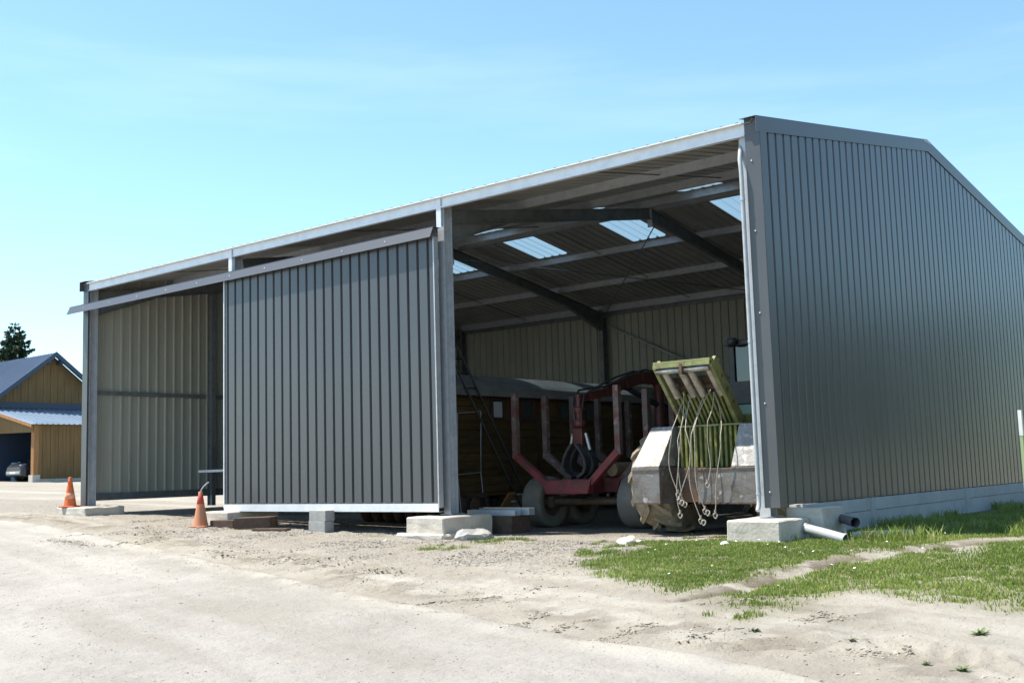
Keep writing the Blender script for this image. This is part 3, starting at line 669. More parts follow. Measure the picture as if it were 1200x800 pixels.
# rubble and stones
def stone(px, py, r, label, sq=0.5, m='stone', name='stone', seed=0):
    x, y = gpt(px, py); bm = bmesh.new(); bmesh.ops.create_icosphere(bm, subdivisions=3, radius=r)
    for v in bm.verts:
        v.co = Vector((v.co.x*1.25, v.co.y*0.9, v.co.z*sq))+mnoise.noise_vector(v.co*(1.6/r)+Vector((seed*3.3, 0, 0)))*r*0.28
        v.co.z = max(v.co.z, -r*0.3)
    me = bpy.data.meshes.new(name); bm.to_mesh(me); bm.free(); me.materials.append(M[m])
    o = bpy.data.objects.new(name, me); COL.objects.link(o); o.location = (x, y, G(x, y)+r*0.12); o.rotation_euler = (0, 0, seed*1.3); return tag(o, label, 'stone')
stone(556, 631, 0.27, 'pale concrete rubble lump leaning on the tall post footing', 0.45, 'block', 'rubble', 1)
stone(737, 637, 0.19, 'flat pale stone in the sparse grass before the log trailer', 0.28, seed=2)
stone(849, 640, 0.05, 'small white stone at the edge of the square corner footing', 0.9, 'petal', seed=3)
stone(453, 633, 0.06, 'small light stone left of the tall post footing pad', 0.5, seed=4)
# drain pipes on the grass
def pipe(pts, r, m, label, name='drain_pipe', wall=0.006):
    mb = MB().tube(pts, r, 20, cap=False)
    mb.tube(pts[::-1], r-wall, 20, cap=False)
    for e in (0, -1):
        a = Vector(pts[e]); b = Vector(pts[1 if e == 0 else -2]); d = (b-a).normalized()
        mb.tube([a-d*0.001, a+d*0.05], r+0.006, 20, cap=False)
    return single(mb, name, m, tuple(pts[0]), label, 'pipe')
x0, y0 = 0.30, 0.02; pipe([(0.29, 0.12, -0.335), (0.62, 0.0, -0.39), (0.98, -0.14, -0.455)], 0.065, 'pvc', 'white plastic drain pipe running from the footing into the grass')
pipe([(0.40, 0.98, -0.245), (0.60, 0.80, -0.265), (0.78, 0.64, -0.285)], 0.062, 'pvc_dark', 'dark grey drain pipe stub poking out behind the corner footings')
x1, y1 = gpt(1002, 634); zz = G(x1, y1)
mb = MB(); n = 12
for s, rr in ((0, 0.085), (1, 0.078)):
    vs = [(x1+L*0.55, y1+L*0.50+rr*math.cos(math.pi+math.pi*j/n), zz+0.12+rr*math.sin(math.pi+math.pi*j/n)-0.0*L) for L in (0, 1) for j in range(n+1)]
    mb.add(vs, [(j, j+1, n+2+j, n+1+j) for j in range(n)])
single(mb, 'gutter_offcut', 'pvc', (x1, y1, zz), 'short grey gutter offcut lying in the grass beyond the white pipe', 'gutter')
# stake at the grass edge
sx, sy = gpt(1206.5, 624); sz = G(sx, sy)
st = thing('marker_stake', (sx, sy, sz), 'thin pale stake standing in the grass beside the gable wall', 'stake')
MB().box(sx-0.02, sx+0.02, sy-0.02, sy+0.02, sz-0.15, sz+1.28).build('shaft', mat('pale_green_stake', (0.30, 0.38, 0.20), 0.8), st)
MB().box(sx-0.023, sx+0.023, sy-0.023, sy+0.023, sz+1.28, sz+1.62).build('painted_head', 'white', st)

# ================================================================== TRAFFIC CONES
def cone(pa, zb, label, mats, band, wire, tilt):
    c = thing('traffic_cone', (pa[0], pa[1], zb), label, 'cone', 'traffic cones by the footings'); c.rotation_euler = (tilt, tilt*0.5, 0.5)
    MB().box(-0.185, 0.185, -0.185, 0.185, 0, 0.035).build('base', mats[0], c, bevel=0.012, local=True)
    MB().lathe([(0.150, 0.030), (0.143, 0.06), (0.046, 0.62), (0.040, 0.70), (0.036, 0.705), (0.028, 0.70), (0.03, 0.66)], n=28).build('body', mats[0], c, local=True)
    for (h0, h1, mt) in band:
        r = lambda h: 0.143+(0.046-0.143)*(h-0.06)/0.56+0.0025
        MB().lathe([(r(h0)-0.003, h0), (r(h0), h0+0.002), (r(h1), h1-0.002), (r(h1)-0.003, h1)], n=28).build('band', mt, c, local=True)
    if wire: MB().tube([(0.0, 0, 0.60), (0.01, 0, 0.73), (0.05, 0.02, 0.80), (0.12, 0.03, 0.86), (0.16, 0.03, 0.885)], 0.012, 8).build('bent_wire', 'galv', c, local=True)
    return c
pa = at(82, 592, Y=-0.30); cone(pa, 0.0-0.025, 'bright orange traffic cone standing on the low far corner footing', ('orange',), ((0.20, 0.33, 'cone_band'), (0.55, 0.66, 'orange')), False, 0.02)
pa = at(235, 619, Y=-0.85); cone(pa, G(pa[0], pa[1]), 'faded dusty traffic cone with red tip and bent wire beside the sliding door', ('orange_faded',), ((0.46, 0.66, 'cone_red'),), True, -0.03)

# ================================================================== LOG SKIDDER
def wheel(parent, c, r, w, side, mt, lugs=0, rimr=0.5, rim='steel_rust'):
    """tyre with rounded shoulders (thing-local centre c, axle along X), rim with hub as sub-parts"""
    h = w/2
    prof = [(r*rimr, -h*0.80), (r*0.72, -h*0.98), (r*0.92, -h*1.0), (r*0.972, -h*0.93), (r*0.995, -h*0.76), (r, -h*0.3), (r, h*0.3), (r*0.995, h*0.76), (r*0.972, h*0.93), (r*0.92, h*1.0), (r*0.72, h*0.98), (r*rimr, h*0.80)]
    hub = bpy.data.objects.new('wheel', MB().lathe([(0.0, -h*0.72), (r*0.16, -h*0.70), (r*0.20, -h*0.45), (r*0.2, h*0.45), (r*0.16, h*0.70), (0.0, h*0.72)], axis='x', n=16).mesh('wheel', rim)); COL.objects.link(hub)
    hub.parent = parent; hub.location = c
    mb = MB().lathe(prof, axis='x', n=40)
    if lugs:
        for k in range(lugs):
            for s in (-1, 1):
                a = 2*math.pi*(k+(0.5 if s > 0 else 0))/lugs; pts = []
                for t in (0.0, 0.35, 0.7, 1.0):
                    xx = s*h*(0.02+0.98*t); aa = a+0.46*t; rr = r*(1.0 if t < 0.8 else 0.955)
                    pts.append((xx, aa, rr))
                vs = []
                for i, (xx, aa, rr) in enumerate(pts):
                    th = 0.062/r*(1.0 if i else 0.8)
                    for da, dr in ((-th*1.25, -0.03), (-th*0.8, 0.062), (th*0.8, 0.062), (th*1.25, -0.03)):
                        vs.append((xx, (rr+dr)*math.cos(aa+da), (rr+dr)*math.sin(aa+da)))
                fs = [(i*4+j, i*4+j+1, i*4+5+j, i*4+4+j) for i in range(3) for j in range(3)]+[(3, 2, 1, 0), (12, 13, 14, 15)]
                mb.add(vs, fs)
    mb.build('tyre', mt, hub, local=True)
    mr_ = MB().lathe([(r*rimr, -h*0.78), (r*rimr*0.92, -h*0.6), (r*rimr*0.9, -h*0.2), (r*0.2, -h*0.15), (r*0.2, h*0.15), (r*rimr*0.9, h*0.2), (r*rimr*0.92, h*0.6), (r*rimr, h*0.78)], axis='x', n=28)
    for k in range(8):
        a = 2*math.pi*k/8
        for s in (-1, 1): mr_.lathe([(0.0, 0.03*s), (0.018, 0.03*s), (0.02, 0.0)], (s*h*0.19, r*0.3*math.cos(a), r*0.3*math.sin(a)), 'x', 6)
    mr_.build('rim', rim, hub, local=True)
    return hub
SX, SY, SZ = -1.62, 2.6, G(-1.6, 2.0)
sk = thing('log_skidder', (SX, SY, SZ), 'old green log skidder with cable arch and mud-caked tyres parked in the open bay', 'skidder')
def lp(x, y, z): return (x-SX, y-SY, z-SZ)
for (X, Y, s) in ((-2.68, 1.62, -1), (-0.60, 1.62, 1), (-2.66, 5.0, -1), (-0.62, 5.0, 1)):
    wheel(sk, lp(X, Y, SZ+0.80), 0.74, 0.66, s, 'tyre_mud', lugs=12, rimr=0.52)
mb = MB()                                                          # near weight: box below, sloping back above
cwl = MB().box(-2.69, -2.20, 0.50, 1.45, -0.03, 0.53).build('counterweight', 'steel_box', sk, bevel=0.008)
MB().hexa([(-2.69, 0.505, 0.538), (-2.20, 0.505, 0.538), (-2.20, 1.42, 0.538), (-2.69, 1.42, 0.538)], [(-2.63, 1.02, 1.15), (-2.22, 1.02, 1.15), (-2.22, 1.30, 1.15), (-2.63, 1.30, 1.15)]).build('sloping_plate', 'steel_worn', cwl, bevel=0.008)
cwr = MB().box(-0.99, -0.44, 0.50, 1.45, -0.03, 0.50).build('counterweight', 'steel_box', sk, bevel=0.008)
MB().hexa([(-0.99, 0.53, 0.508), (-0.45, 0.53, 0.508), (-0.45, 1.30, 0.508), (-0.99, 1.30, 0.508)], [(-0.97, 0.80, 1.13), (-0.45, 0.80, 1.13), (-0.45, 1.25, 1.13), (-0.97, 1.25, 1.13)]).build('sloping_plate', 'steel_worn', cwr, bevel=0.008)
MB().box(-1.55, -0.994, 0.515, 1.3, -0.02, 0.49)  .build('rear_plate', 'steel_box', sk, bevel=0.008)
MB().box(-2.196, -1.554, 0.95, 1.3, -0.02, 0.50).build('rear_plate', 'steel_rust', sk, bevel=0.008)
# rust edge strips of the plates
for (x0, x1, y) in ((-2.69, -2.20, 0.496), (-0.99, -0.44, 0.496), (-1.55, -0.994, 0.511)):
    for z0_, z1_ in ((0.462, 0.485), (-0.028, -0.008)): MB().box(x0, x1, y-0.006, y-0.001, z0_, z1_).build('edge_strip', 'steel_rust', sk)
# slatted butt plate
bp = MB().box(-2.12, -1.02, 1.06, 1.09, 0.50, 1.12).build('butt_plate', 'green', sk)
for k in range(13):
    x = -2.085+k*0.0862; MB().box(x-0.02, x+0.02, 0.985, 1.055, 0.505, 1.12).build('tine', 'green', bp, bevel=0.006)
MB().box(-2.12, -1.02, 0.975, 1.058, 1.122, 1.15).build('top_rail', 'lime', bp, bevel=0.005)
# cable arch leaning over the plate
A0 = Vector((0, 1.18, 1.12)); A1 = Vector((0, 0.46, 2.06)); ad = (A1-A0).normalized(); an = Vector((0, ad.z, -ad.y))
arch = MB().box(-2.14, -1.16, 0.36, 0.66, 2.055, 2.10).box(-2.14, -1.16, 0.35, 0.37, 2.00, 2.054).build('cable_arch', 'lime', sk, bevel=0.006)
for X in (-2.13, -1.17):
    mb = MB(); w = 0.028
    def P(t, o): return A0+ad*t+an*o
    L = (A1-A0).length
    prof = [P(0, -0.02), P(L, -0.10), P(L+0.02, 0.10), P(L*0.6, 0.12), P(0, 0.17)]
    vs = [(X-w, q.y, q.z) for q in prof]+[(X+w, q.y, q.z) for q in prof]; n = 5
    mb.add(vs, [tuple(range(n))[::-1], tuple(range(n, 2*n))]+[(i, (i+1) % n, n+(i+1) % n, n+i) for i in range(n)])
    sp_ = mb.build('side_plate', 'lime', arch, bevel=0.006)
    for t in (0.35, 0.55, 0.75):
        c = P(L*t, 0.04); MB().lathe([(0, 0.010), (0.028, 0.008), (0.03, 0.0)], (X+w, c.y, c.z), 'x', 10).build('boss', 'steel_rust', sk)
for k in range(12):
    x = -2.06+k*0.0745; a = P(0.02, 0.05); b = P(L*(0.50 if k % 2 else 0.54), 0.06)
    MB().bar((x, a.y, a.z), (x, b.y, b.z), 0.036, 0.05).build('bar', 'green' if k % 3 else 'lime', arch)
MB().hexa([(-2.10, P(0, .16).y, P(0, .16).z), (-1.20, P(0, .16).y, P(0, .16).z), (-1.20, P(0, .18).y, P(0, .18).z), (-2.10, P(0, .18).y, P(0, .18).z)],
          [(-2.10, P(L*.7, .16).y, P(L*.7, .16).z), (-1.20, P(L*.7, .16).y, P(L*.7, .16).z), (-1.20, P(L*.7, .18).y, P(L*.7, .18).z), (-2.10, P(L*.7, .18).y, P(L*.7, .18).z)]).build('back_plate', 'steel_rust', arch)
for x0, x1 in ((-2.10, -1.68), (-1.62, -1.20)):
    MB().lathe([(0, x0), (0.042, x0), (0.042, x1), (0, x1)], (0, 0.40, 1.955), 'x', 18).build('roller', 'chrome', arch)
MB().box(-1.672, -1.628, 0.34, 0.47, 1.89, 2.05).build('roller_bracket', 'steel_rust', arch)
for x in (-2.03, -1.74, -1.58, -1.27):
    a = P(L*0.95, -0.02); b = P(L*0.50, 0.0); MB().tube([(x, a.y, a.z), (x+0.03, b.y, b.z)], 0.062, 14).build('guide_roller', 'chrome', arch)
for x0, x1 in ((-2.0, -1.68), (-1.6, -1.28)):
    MB().lathe([(0, x0), (0.15, x0), (0.15, x0+.02), (0.07, x0+.03), (0.07, x1-.03), (0.15, x1-.02), (0.15, x1), (0, x1)], (0, 0.93, 1.72), 'x', 18).build('winch_drum', 'steel_rust', sk)
# choker cables
cab = [(-1.86, 1.62, 0.02, 0.05), (-1.82, 1.55, 0.14, -0.06), (-1.80, 1.58, 0.05, 0.10), (-1.74, 1.45, -0.16, -0.04), (-1.45, 1.60, -0.24, -0.09), (-1.40, 1.62, 0.28, 0.08), (-1.34, 1.66, -0.10, -0.12), (-1.30, 1.5, -0.16, 0.12)]
for k, (x, z0, z1, sw) in enumerate(cab):
    pts = []; ph = rng.uniform(0, 6)
    for i in range(13):
        t = i/12; z = z0+(z1-z0)*t; yb = 0.78-0.36*min(1, t*3)-(0.0 if z > 0.5 else 0.0)
        pts.append((x+sw*1.5*math.sin(t*3.1+0.2)+0.045*math.sin(t*8+ph)+0.06*t*math.copysign(1, sw), yb-0.02*math.sin(t*6+ph), z))
    o = MB().tube(pts, 0.0072, 6).build('choker_cable', 'cable', sk)
    e = pts[-1]; h = MB(); ring = [(e[0]+0.032*math.cos(a), e[1]+0.01*math.sin(2*a), e[2]-0.035+0.036*math.sin(a)) for a in np.linspace(0, 2*math.pi, 11)]
    h.tube(ring, 0.011, 6, cap=False); h.tube([(e[0], e[1], e[2]+0.05), (e[0], e[1], e[2]-0.005)], 0.017, 8)
    if k % 2 == 0: h.tube([(q[0]+0.05, q[1]-0.01, q[2]-0.02) for q in ring], 0.011, 6, cap=False)
    h.build('hook', 'cable', o)
# chassis, bonnet, cab behind
MB().box(-2.05, -1.2, 1.3, 6.4, 0.1, 0.62).build('chassis', 'steel_rust', sk, bevel=0.02)
for Y in (1.62, 5.0): MB().tube([(-2.5, Y, SZ+0.80), (-0.78, Y, SZ+0.80)], 0.11, 12).build('axle', 'steel_rust', sk)
MB().box(-2.16, -1.06, 1.45, 2.7, 0.63, 1.30).build('winch_housing', 'green', sk, bevel=0.03)
MB().hexa([(-2.15, 4.15, 0.63), (-1.08, 4.15, 0.63), (-1.08, 6.5, 0.63), (-2.15, 6.5, 0.63)], [(-2.08, 4.15, 1.52), (-1.15, 4.15, 1.52), (-1.2, 6.5, 1.35), (-2.03, 6.5, 1.35)]).build('bonnet', 'teal', sk, bevel=0.04)
MB().box(-2.14, -1.04, 2.72, 4.12, 0.63, 1.52).build('cab_base', 'teal', sk, bevel=0.03)
for x in (-2.09, -1.09):
    for y in (2.78, 4.04): MB().box(x-0.05, x+0.05, y-0.05, y+0.05, 1.524, 2.50).build('cab_post', 'black', sk, bevel=0.01)
MB().box(-2.18, -1.0, 2.66, 4.18, 2.502, 2.60).build('cab_roof', 'black', sk, bevel=0.03)
MB().box(-2.04, -1.14, 4.02, 4.03, 1.53, 2.49).build('windscreen', 'glass', sk)
MB().box(-1.9, -1.3, 3.0, 3.45, 1.53, 1.62).box(-1.9, -1.3, 2.92, 3.0, 1.53, 2.15).build('seat', 'black', sk, bevel=0.02)
MB().lathe([(0, 0), (0.07, 0), (0.085, 0.06), (0.08, 0.12), (0, 0.125)], (-1.99, 2.60, 2.50), 'z', 14).build('work_lamp', 'black', sk)
MB().box(-2.03, -1.15, 2.77, 2.785, 1.53, 2.49).build('rear_window', 'glass', sk)
MB().box(-2.12, -1.06, 2.70, 2.725, 1.53, 1.90).build('rear_guard', 'black', sk)
MB().box(-2.10, -2.085, 2.84, 3.98, 1.53, 2.49).build('side_window', 'glass', sk)

# ================================================================== LOG TRAILER WITH CRANE
TX, TY = -4.95, 4.6; TZ = G(-4.95, 3.0)
tr = thing('log_trailer', (TX, TY, TZ), 'red forestry log trailer with upright stakes and loading crane inside the shed', 'trailer')
def tl(x, y, z): return (x-TX, y-TY, z-TZ)
for Y in (2.55, 3.55):
    for X in (-6.02, -3.90): wheel(tr, tl(X, Y, TZ+0.47), 0.47, 0.42, 1, 'tyre', rimr=0.55)
    MB().tube([(-5.85, Y, TZ+0.47), (-4.05, Y, TZ+0.47)], 0.06, 10).build('axle', 'steel_rust', tr)
MB().box(-5.13, -4.77, 1.86, 9.0, 0.085, 0.335).build('chassis_beam', 'red', tr, bevel=0.01)
for X in (-5.82, -4.08): MB().bar((X, 2.45, TZ+0.47), (X, 3.65, TZ+0.47), 0.12, 0.2).build('bogie_beam', 'steel_rust', tr)
for k, Y in enumerate((1.88, 2.78, 3.66, 4.5, 5.6, 6.6)):
    b = MB().hexa([(-5.42, Y-0.085, 0.10), (-4.50, Y-0.085, 0.10), (-4.50, Y+0.085, 0.10), (-5.42, Y+0.085, 0.10)], [(-5.50, Y-0.085, 0.345), (-4.42, Y-0.085, 0.345), (-4.42, Y+0.085, 0.345), (-5.50, Y+0.085, 0.345)]).build('bolster', 'red', tr, bevel=0.008)
    for s, xb, xt, zt in ((-1, -5.46, -6.14, 0.80), (1, -4.46, -3.86, 0.82)):
        MB().bar((xb, Y, 0.29), (xt, Y, zt), 0.12, 0.12, up=(0, 1, 0)).build('bolster_arm', 'red' if k == 0 else 'stake', tr, bevel=0.008)
        MB().box(xt-0.055, xt+0.055, Y-0.05, Y+0.05, zt-0.06, 1.93+rng.uniform(-.03, .03)).build('stake', 'stake', tr, bevel=0.006)
MB().bar((-4.95, 8.9, 0.2), (-4.95, 10.6, 0.1), 0.14, 0.14).build('drawbar', 'red', tr)
# headboard
for z in (0.7, 1.15, 1.6): MB().box(-6.1, -3.9, 7.35, 7.41, z, z+0.09).build('headboard_rail', 'red', tr)
for x in (-6.05, -5.4, -4.5, -3.95): MB().box(x-0.04, x+0.04, 7.30, 7.348, 0.3, 1.9).build('headboard_post', 'red', tr)
# loading crane: column, main boom, jib, rotator, grapple
cr = MB().lathe([(0.24, 0.34), (0.24, 0.6), (0.13, 0.66), (0.10, 2.1), (0.12, 2.14), (0.12, 2.34), (0, 2.34)], (-4.95, 4.95, 0), 'z', 16).build('crane_column', 'crane', tr)
boom = MB(); bpts = [(-4.95, 4.95, 2.26), (-4.95, 4.3, 2.25), (-4.95, 3.75, 2.13), (-4.95, 3.1, 1.93), (-4.95, 2.55, 1.84), (-4.95, 2.24, 1.80)]
for i in range(5): boom.bar(bpts[i], bpts[i+1], 0.15-0.015*i, (0.22, 0.22, 0.19, 0.15, 0.12)[i])
boom.build('boom', 'crane', tr, bevel=0.01)
MB().tube([(-4.95, 4.85, 1.75), (-4.95, 3.95, 2.0)], 0.06, 10).tube([(-4.95, 4.0, 1.99), (-4.95, 3.6, 2.04)], 0.03, 10).build('hydraulic_ram', 'black', tr)
MB().tube([(-4.86, 4.9, 2.38), (-4.84, 4.3, 2.40), (-4.84, 3.7, 2.27), (-4.85, 3.1, 2.06), (-4.86, 2.6, 1.97), (-4.86, 2.3, 1.85), (-4.87, 2.2, 1.5), (-4.88, 2.22, 1.25)], 0.02, 6).tube([(-5.03, 4.9, 2.38), (-5.05, 4.2, 2.38), (-5.05, 3.6, 2.24), (-5.05, 3.0, 2.04), (-5.05, 2.4, 1.95), (-5.02, 2.15, 1.7), (-5.0, 2.2, 1.3)], 0.02, 6).build('hose', 'black', tr)
gr = MB().tube([(-4.95, 2.24, 1.86), (-4.95, 2.24, 1.62)], 0.055, 10).lathe([(0, 1.66), (0.10, 1.64), (0.11, 1.57), (0.06, 1.52), (0.06, 1.42), (0.12, 1.38), (0.12, 1.28), (0, 1.26)], (-4.95, 2.24, 0), 'z', 14).build('rotator', 'crane', tr, bevel=0)
MB().box(-5.06, -4.84, 2.16, 2.32, 0.92, 1.26).build('grapple_head', 'crane', tr, bevel=0.02)
for s in (-1, 1): MB().tube([(-4.95+s*0.14, 2.24, 1.16), (-4.95+s*0.22, 2.24, 0.86)], 0.035, 8).build('grapple_ram', 'chrome', tr)
for s in (-1, 1):
    for yy in (2.10, 2.34):
        c = [(s*0.05, 0.96), (s*0.14, 0.86), (s*0.22, 0.72), (s*0.25, 0.58), (s*0.20, 0.46), (s*0.06, 0.38)]
        mb = MB()
        for (xa, za), (xb, zb_) in zip(c[:-1], c[1:]): mb.bar((-4.95+xa, yy, za), (-4.95+xb, yy, zb_), 0.05, 0.15, up=(0, 1, 0))
        mb.build('grapple_claw', 'black', tr)
MB().box(-5.25, -4.65, 4.6, 5.3, 0.34, 0.62).build('valve_block', 'black', tr, bevel=0.03)
# a few logs on the bolsters
for k, (x, z, r, yy0, yy1) in enumerate(((-3.65, 0.47, 0.12, 2.4, 5.9), (-4.80, 0.49, 0.14, 2.55, 6.1), (-4.52, 0.50, 0.12, 2.6, 5.6))):
    mb = MB().tube([(x, yy0, z), (x+0.03, (yy0+yy1)/2, z+0.01), (x, yy1, z)], [r, r*0.97, r*0.9], 14)
    single(mb, 'log', mat('log_bark_%d' % k, (0.24, 0.15, 0.08), 0.9, 0, (0.14, 0.09, 0.055), 5.0, bump=0.4), (x, yy0, z-r),
           ('thin pale log on the trailer beside the far stakes', 'thickest log in the middle of the trailer bed', 'short log on the trailer beside the near stakes')[k], 'log', 'logs on the trailer')

# ================================================================== WOODEN WAGON BEHIND
WX = -8.55; WZ = G(-9, 6)
wg = thing('wooden_wagon', (WX-1.1, 7.6, WZ), 'old plank-sided wooden wagon with curved grey roof standing behind the log trailer', 'wagon')
for k in range(13):
    z = 0.10+k*0.162
    MB().box(WX-0.03, WX, 2.3, 12.6, z+0.004, z+0.158).build('plank', 'plank', wg, bevel=0.004)
    MB().box(WX-2.2, WX-0.032, 2.3, 2.33, z+0.004, z+0.158).build('plank', 'plank', wg, bevel=0.004)
MB().box(WX-2.2, WX-2.17, 2.33, 12.6, 0.1, 2.2).box(WX-2.17, WX-0.032, 12.57, 12.6, 0.1, 2.2).build('far_wall', 'plank', wg)
MB().box(WX-2.15, WX-0.05, 2.35, 12.55, 0.02, 0.10).build('floor', 'plank', wg)
mb = MB(); n = 16; arc = []
for j in range(n+1):
    t = j/n; x = WX+0.18+(-2.56)*t; z = 2.24+0.36*math.sin(math.pi*t)**0.8; arc.append((x, z))
for y0, y1 in ((2.05, 12.8),):
    vs = [(x, y, z+dz) for dz in (0, 0.05) for y in (y0, y1) for x, z in arc]; m_ = n+1
    mb.add(vs, [(m_+j, m_+j+1, j+1, j) for j in range(n)]+[(2*m_+j, 2*m_+j+1, 3*m_+j+1, 3*m_+j) for j in range(n)]+[(j, j+1, 2*m_+j+1, 2*m_+j) for j in range(n)]+[(m_+j+1, m_+j, 3*m_+j, 3*m_+j+1) for j in range(n)]
           +[(0, 2*m_, 3*m_, m_), (m_-1, 2*m_-1, 4*m_-1, 3*m_-1)], 0, False)
rf = mb.build('roof', 'canvas', wg)
MB().box(WX+0.06, WX+0.20, 2.04, 12.81, 2.10, 2.236).build('eave_board', 'canvas', wg)
MB().box(WX-0.001, WX+0.025, 2.3, 12.6, 1.545, 1.60).build('waist_rail', 'frame_wood', wg)
for k, y in enumerate((4.0, 5.0, 6.35, 7.4, 8.6, 9.8, 11.0)):
    w = MB().box(WX+0.002, WX+0.045, y-0.07, y, 1.61, 2.09).box(WX+0.002, WX+0.045, y+0.38, y+0.45, 1.61, 2.09).box(WX+0.002, WX+0.045, y, y+0.38, 2.04, 2.09).box(WX+0.002, WX+0.045, y, y+0.38, 1.61, 1.66).build('window', 'frame_wood', wg)
    MB().box(WX+0.004, WX+0.012, y, y+0.38, 1.66, 2.04).build('pane', 'glass', w)
    if k == 0: MB().box(WX+0.013, WX+0.016, y+0.06, y+0.34, 1.67, 2.0).build('blind', 'lamp_glass', w)  # pale sheet painting in the outside light that shows in this window
    MB().box(WX-0.002, WX+0.028, y+0.55, y+0.63, 0.1, 2.1).build('upright', 'frame_wood', wg)
for y in (4.4, 10.3):
    for x in (WX-0.35, WX-1.85):
        wheel(wg, (x-(WX-1.1), y-7.6, 0.38), 0.38, 0.16, 1, 'tyre', rimr=0.6)
    MB().tube([(WX-1.9, y, WZ+0.38), (WX-0.3, y, WZ+0.38)], 0.05, 8).build('axle', 'steel_rust', wg)
# ladder leaning on the wagon
a = at(545, 500, X=WX+0.45); b = at(533, 413, X=WX+0.10)
lad = thing('ladder', (WX+0.75, 3.9, G(WX+.75, 3.9)), 'dark narrow ladder leaning against the wooden wagon roof', 'ladder')
lb, lt = Vector((WX+0.95, 3.95, G(WX+.95, 3.95))), Vector((WX+0.05, 2.55, 3.15))
ls = Vector((0.0, 0.34, 0.0)); ldir = lt-lb
for s in (0, 1): MB().bar(lb+ls*s, lt+ls*s, 0.055, 0.03).build('rail', 'black', lad)
for k in range(1, 12): MB().tube([lb+ldir*(k/12.0)+ls*0.02, lb+ldir*(k/12.0)+ls*0.98], 0.016, 6).build('rung', 'black', lad)
# pale wire frame standing before the wagon
fx = WX+0.30; fp = [at(563.5, 482, X=fx), at(563.5, 553, X=fx), at(536, 556, X=fx), at(536, 484, X=fx)]
zb = G(fx, fp[1][1]); mb = MB().tube([fp[0], fp[1], fp[2], fp[3], fp[0]], 0.013, 6)
fo = thing('wire_stand', (fx, fp[2][1], zb), 'pale thin wire stand before the dark wagon side', 'stand'); mb.build('hoop', 'galv', fo)
for q in (fp[1], fp[2]): MB().tube([q, (q[0]+0.1, q[1], G(q[0]+0.1, q[1]))], 0.013, 6).build('leg', 'galv', fo)
# loose material on the floor by the middle post
zf = G(-6.2, 1.2)
single(MB().box(-6.45, -5.35, 0.84, 0.99, zf+0.30, zf+0.306).box(-6.45, -5.35, 0.84, 0.846, zf+0.306, zf+0.40).box(-6.45, -5.35, 0.984, 0.99, zf+0.306, zf+0.40), 'steel_channel', 'galv', (-5.9, 0.9, zf+0.30), 'galvanised steel channel laid on the stacked timber inside the middle post', 'channel')
single(MB().box(-6.4, -5.25, 1.10, 1.26, zf+0.30, zf+0.42), 'steel_channel', 'galv', (-5.9, 1.2, zf+0.30), 'second galvanised length behind the steel channel by the middle post', 'channel', bevel=0.004)
single(MB().box(-6.5, -5.4, 0.80, 1.32, zf-0.02, zf+0.295), 'timber_baulk', 'sleeper', (-5.9, 1.0, zf), 'dark timber baulk on the floor carrying the galvanised steel lengths', 'timber', bevel=0.01)
single(MB().bar((-7.6, 2.9, G(-7.6, 2.9)+0.02), (-7.0, 2.75, G(-7, 2.75)+0.62), 0.16, 0.03), 'plank', 'board_fresh', (-7.5, 2.9, G(-7.5, 2.9)), 'loose orange-brown plank propped between the wagon and the trailer wheel', 'plank')
single(MB().box(-7.9, -6.9, 2.6, 3.2, G(-7.4, 2.9)-0.02, G(-7.4, 2.9)+0.10), 'pallet_board', 'sleeper', (-7.4, 2.9, G(-7.4, 2.9)), 'low dark board pile below the loose orange-brown plank', 'timber', bevel=0.01)

# ================================================================== MACHINES BEHIND THE DOOR
HX, HY = -9.3, 2.2; HZ = G(HX, HY)
hr = thing('disc_harrow', (HX, HY, HZ), 'dark disc harrow glimpsed below the sliding door', 'harrow')
MB().box(HX-1.3, HX+1.3, HY-0.05, HY+0.05, HZ+0.48, HZ+0.58).box(HX-1.3, HX+1.3, HY+0.85, HY+0.95, HZ+0.48, HZ+0.58).box(HX-0.05, HX+0.05, HY+0.05, HY+0.85, HZ+0.49, HZ+0.57).build('frame', 'steel_rust', hr)
for k in range(8):
    for yy in (HY, HY+0.9):
        x = HX-1.12+k*0.32; MB().lathe([(0.0, 0.05), (0.14, 0.03), (0.255, -0.02), (0.258, -0.024), (0.14, 0.02), (0.0, 0.04)], (x, yy, HZ+0.25), 'x', 20).build('disc', 'steel_rust', hr)
for yy in (HY, HY+0.9):
    MB().tube([(HX-1.25, yy, HZ+0.25), (HX+1.25, yy, HZ+0.25)], 0.03, 8).build('axle', 'black', hr)
    for x in (HX-1.25, HX+1.25): MB().box(x-0.02, x+0.02, yy-0.03, yy+0.03, HZ+0.22, HZ+0.48).build('hanger', 'black', hr)
UX, UY = -15.1, 3.1; UZ = G(UX, UY)
ut = thing('flatbed_cart', (UX, UY, UZ), 'small cart with white board deck half hidden behind the sliding door', 'cart')
MB().box(UX-1.97, UX+1.6, UY-0.55, UY+0.55, 0.70, 0.76).build('deck', 'white', ut, bevel=0.008)
MB().box(UX-0.7, UX+1.4, UY-0.4, UY+0.4, 0.52, 0.696).build('frame', 'black', ut)
MB().hexa([(UX-1.1, UY-0.3, 0.765), (UX+1, UY-0.3, 0.765), (UX+1, UY+0.4, 0.765), (UX-1.1, UY+0.4, 0.765)], [(UX-0.95, UY-0.2, 1.15), (UX+0.9, UY-0.2, 1.15), (UX+0.9, UY+0.35, 1.15), (UX-0.95, UY+0.35, 1.15)]).build('covered_load', 'black', ut, bevel=0.05)
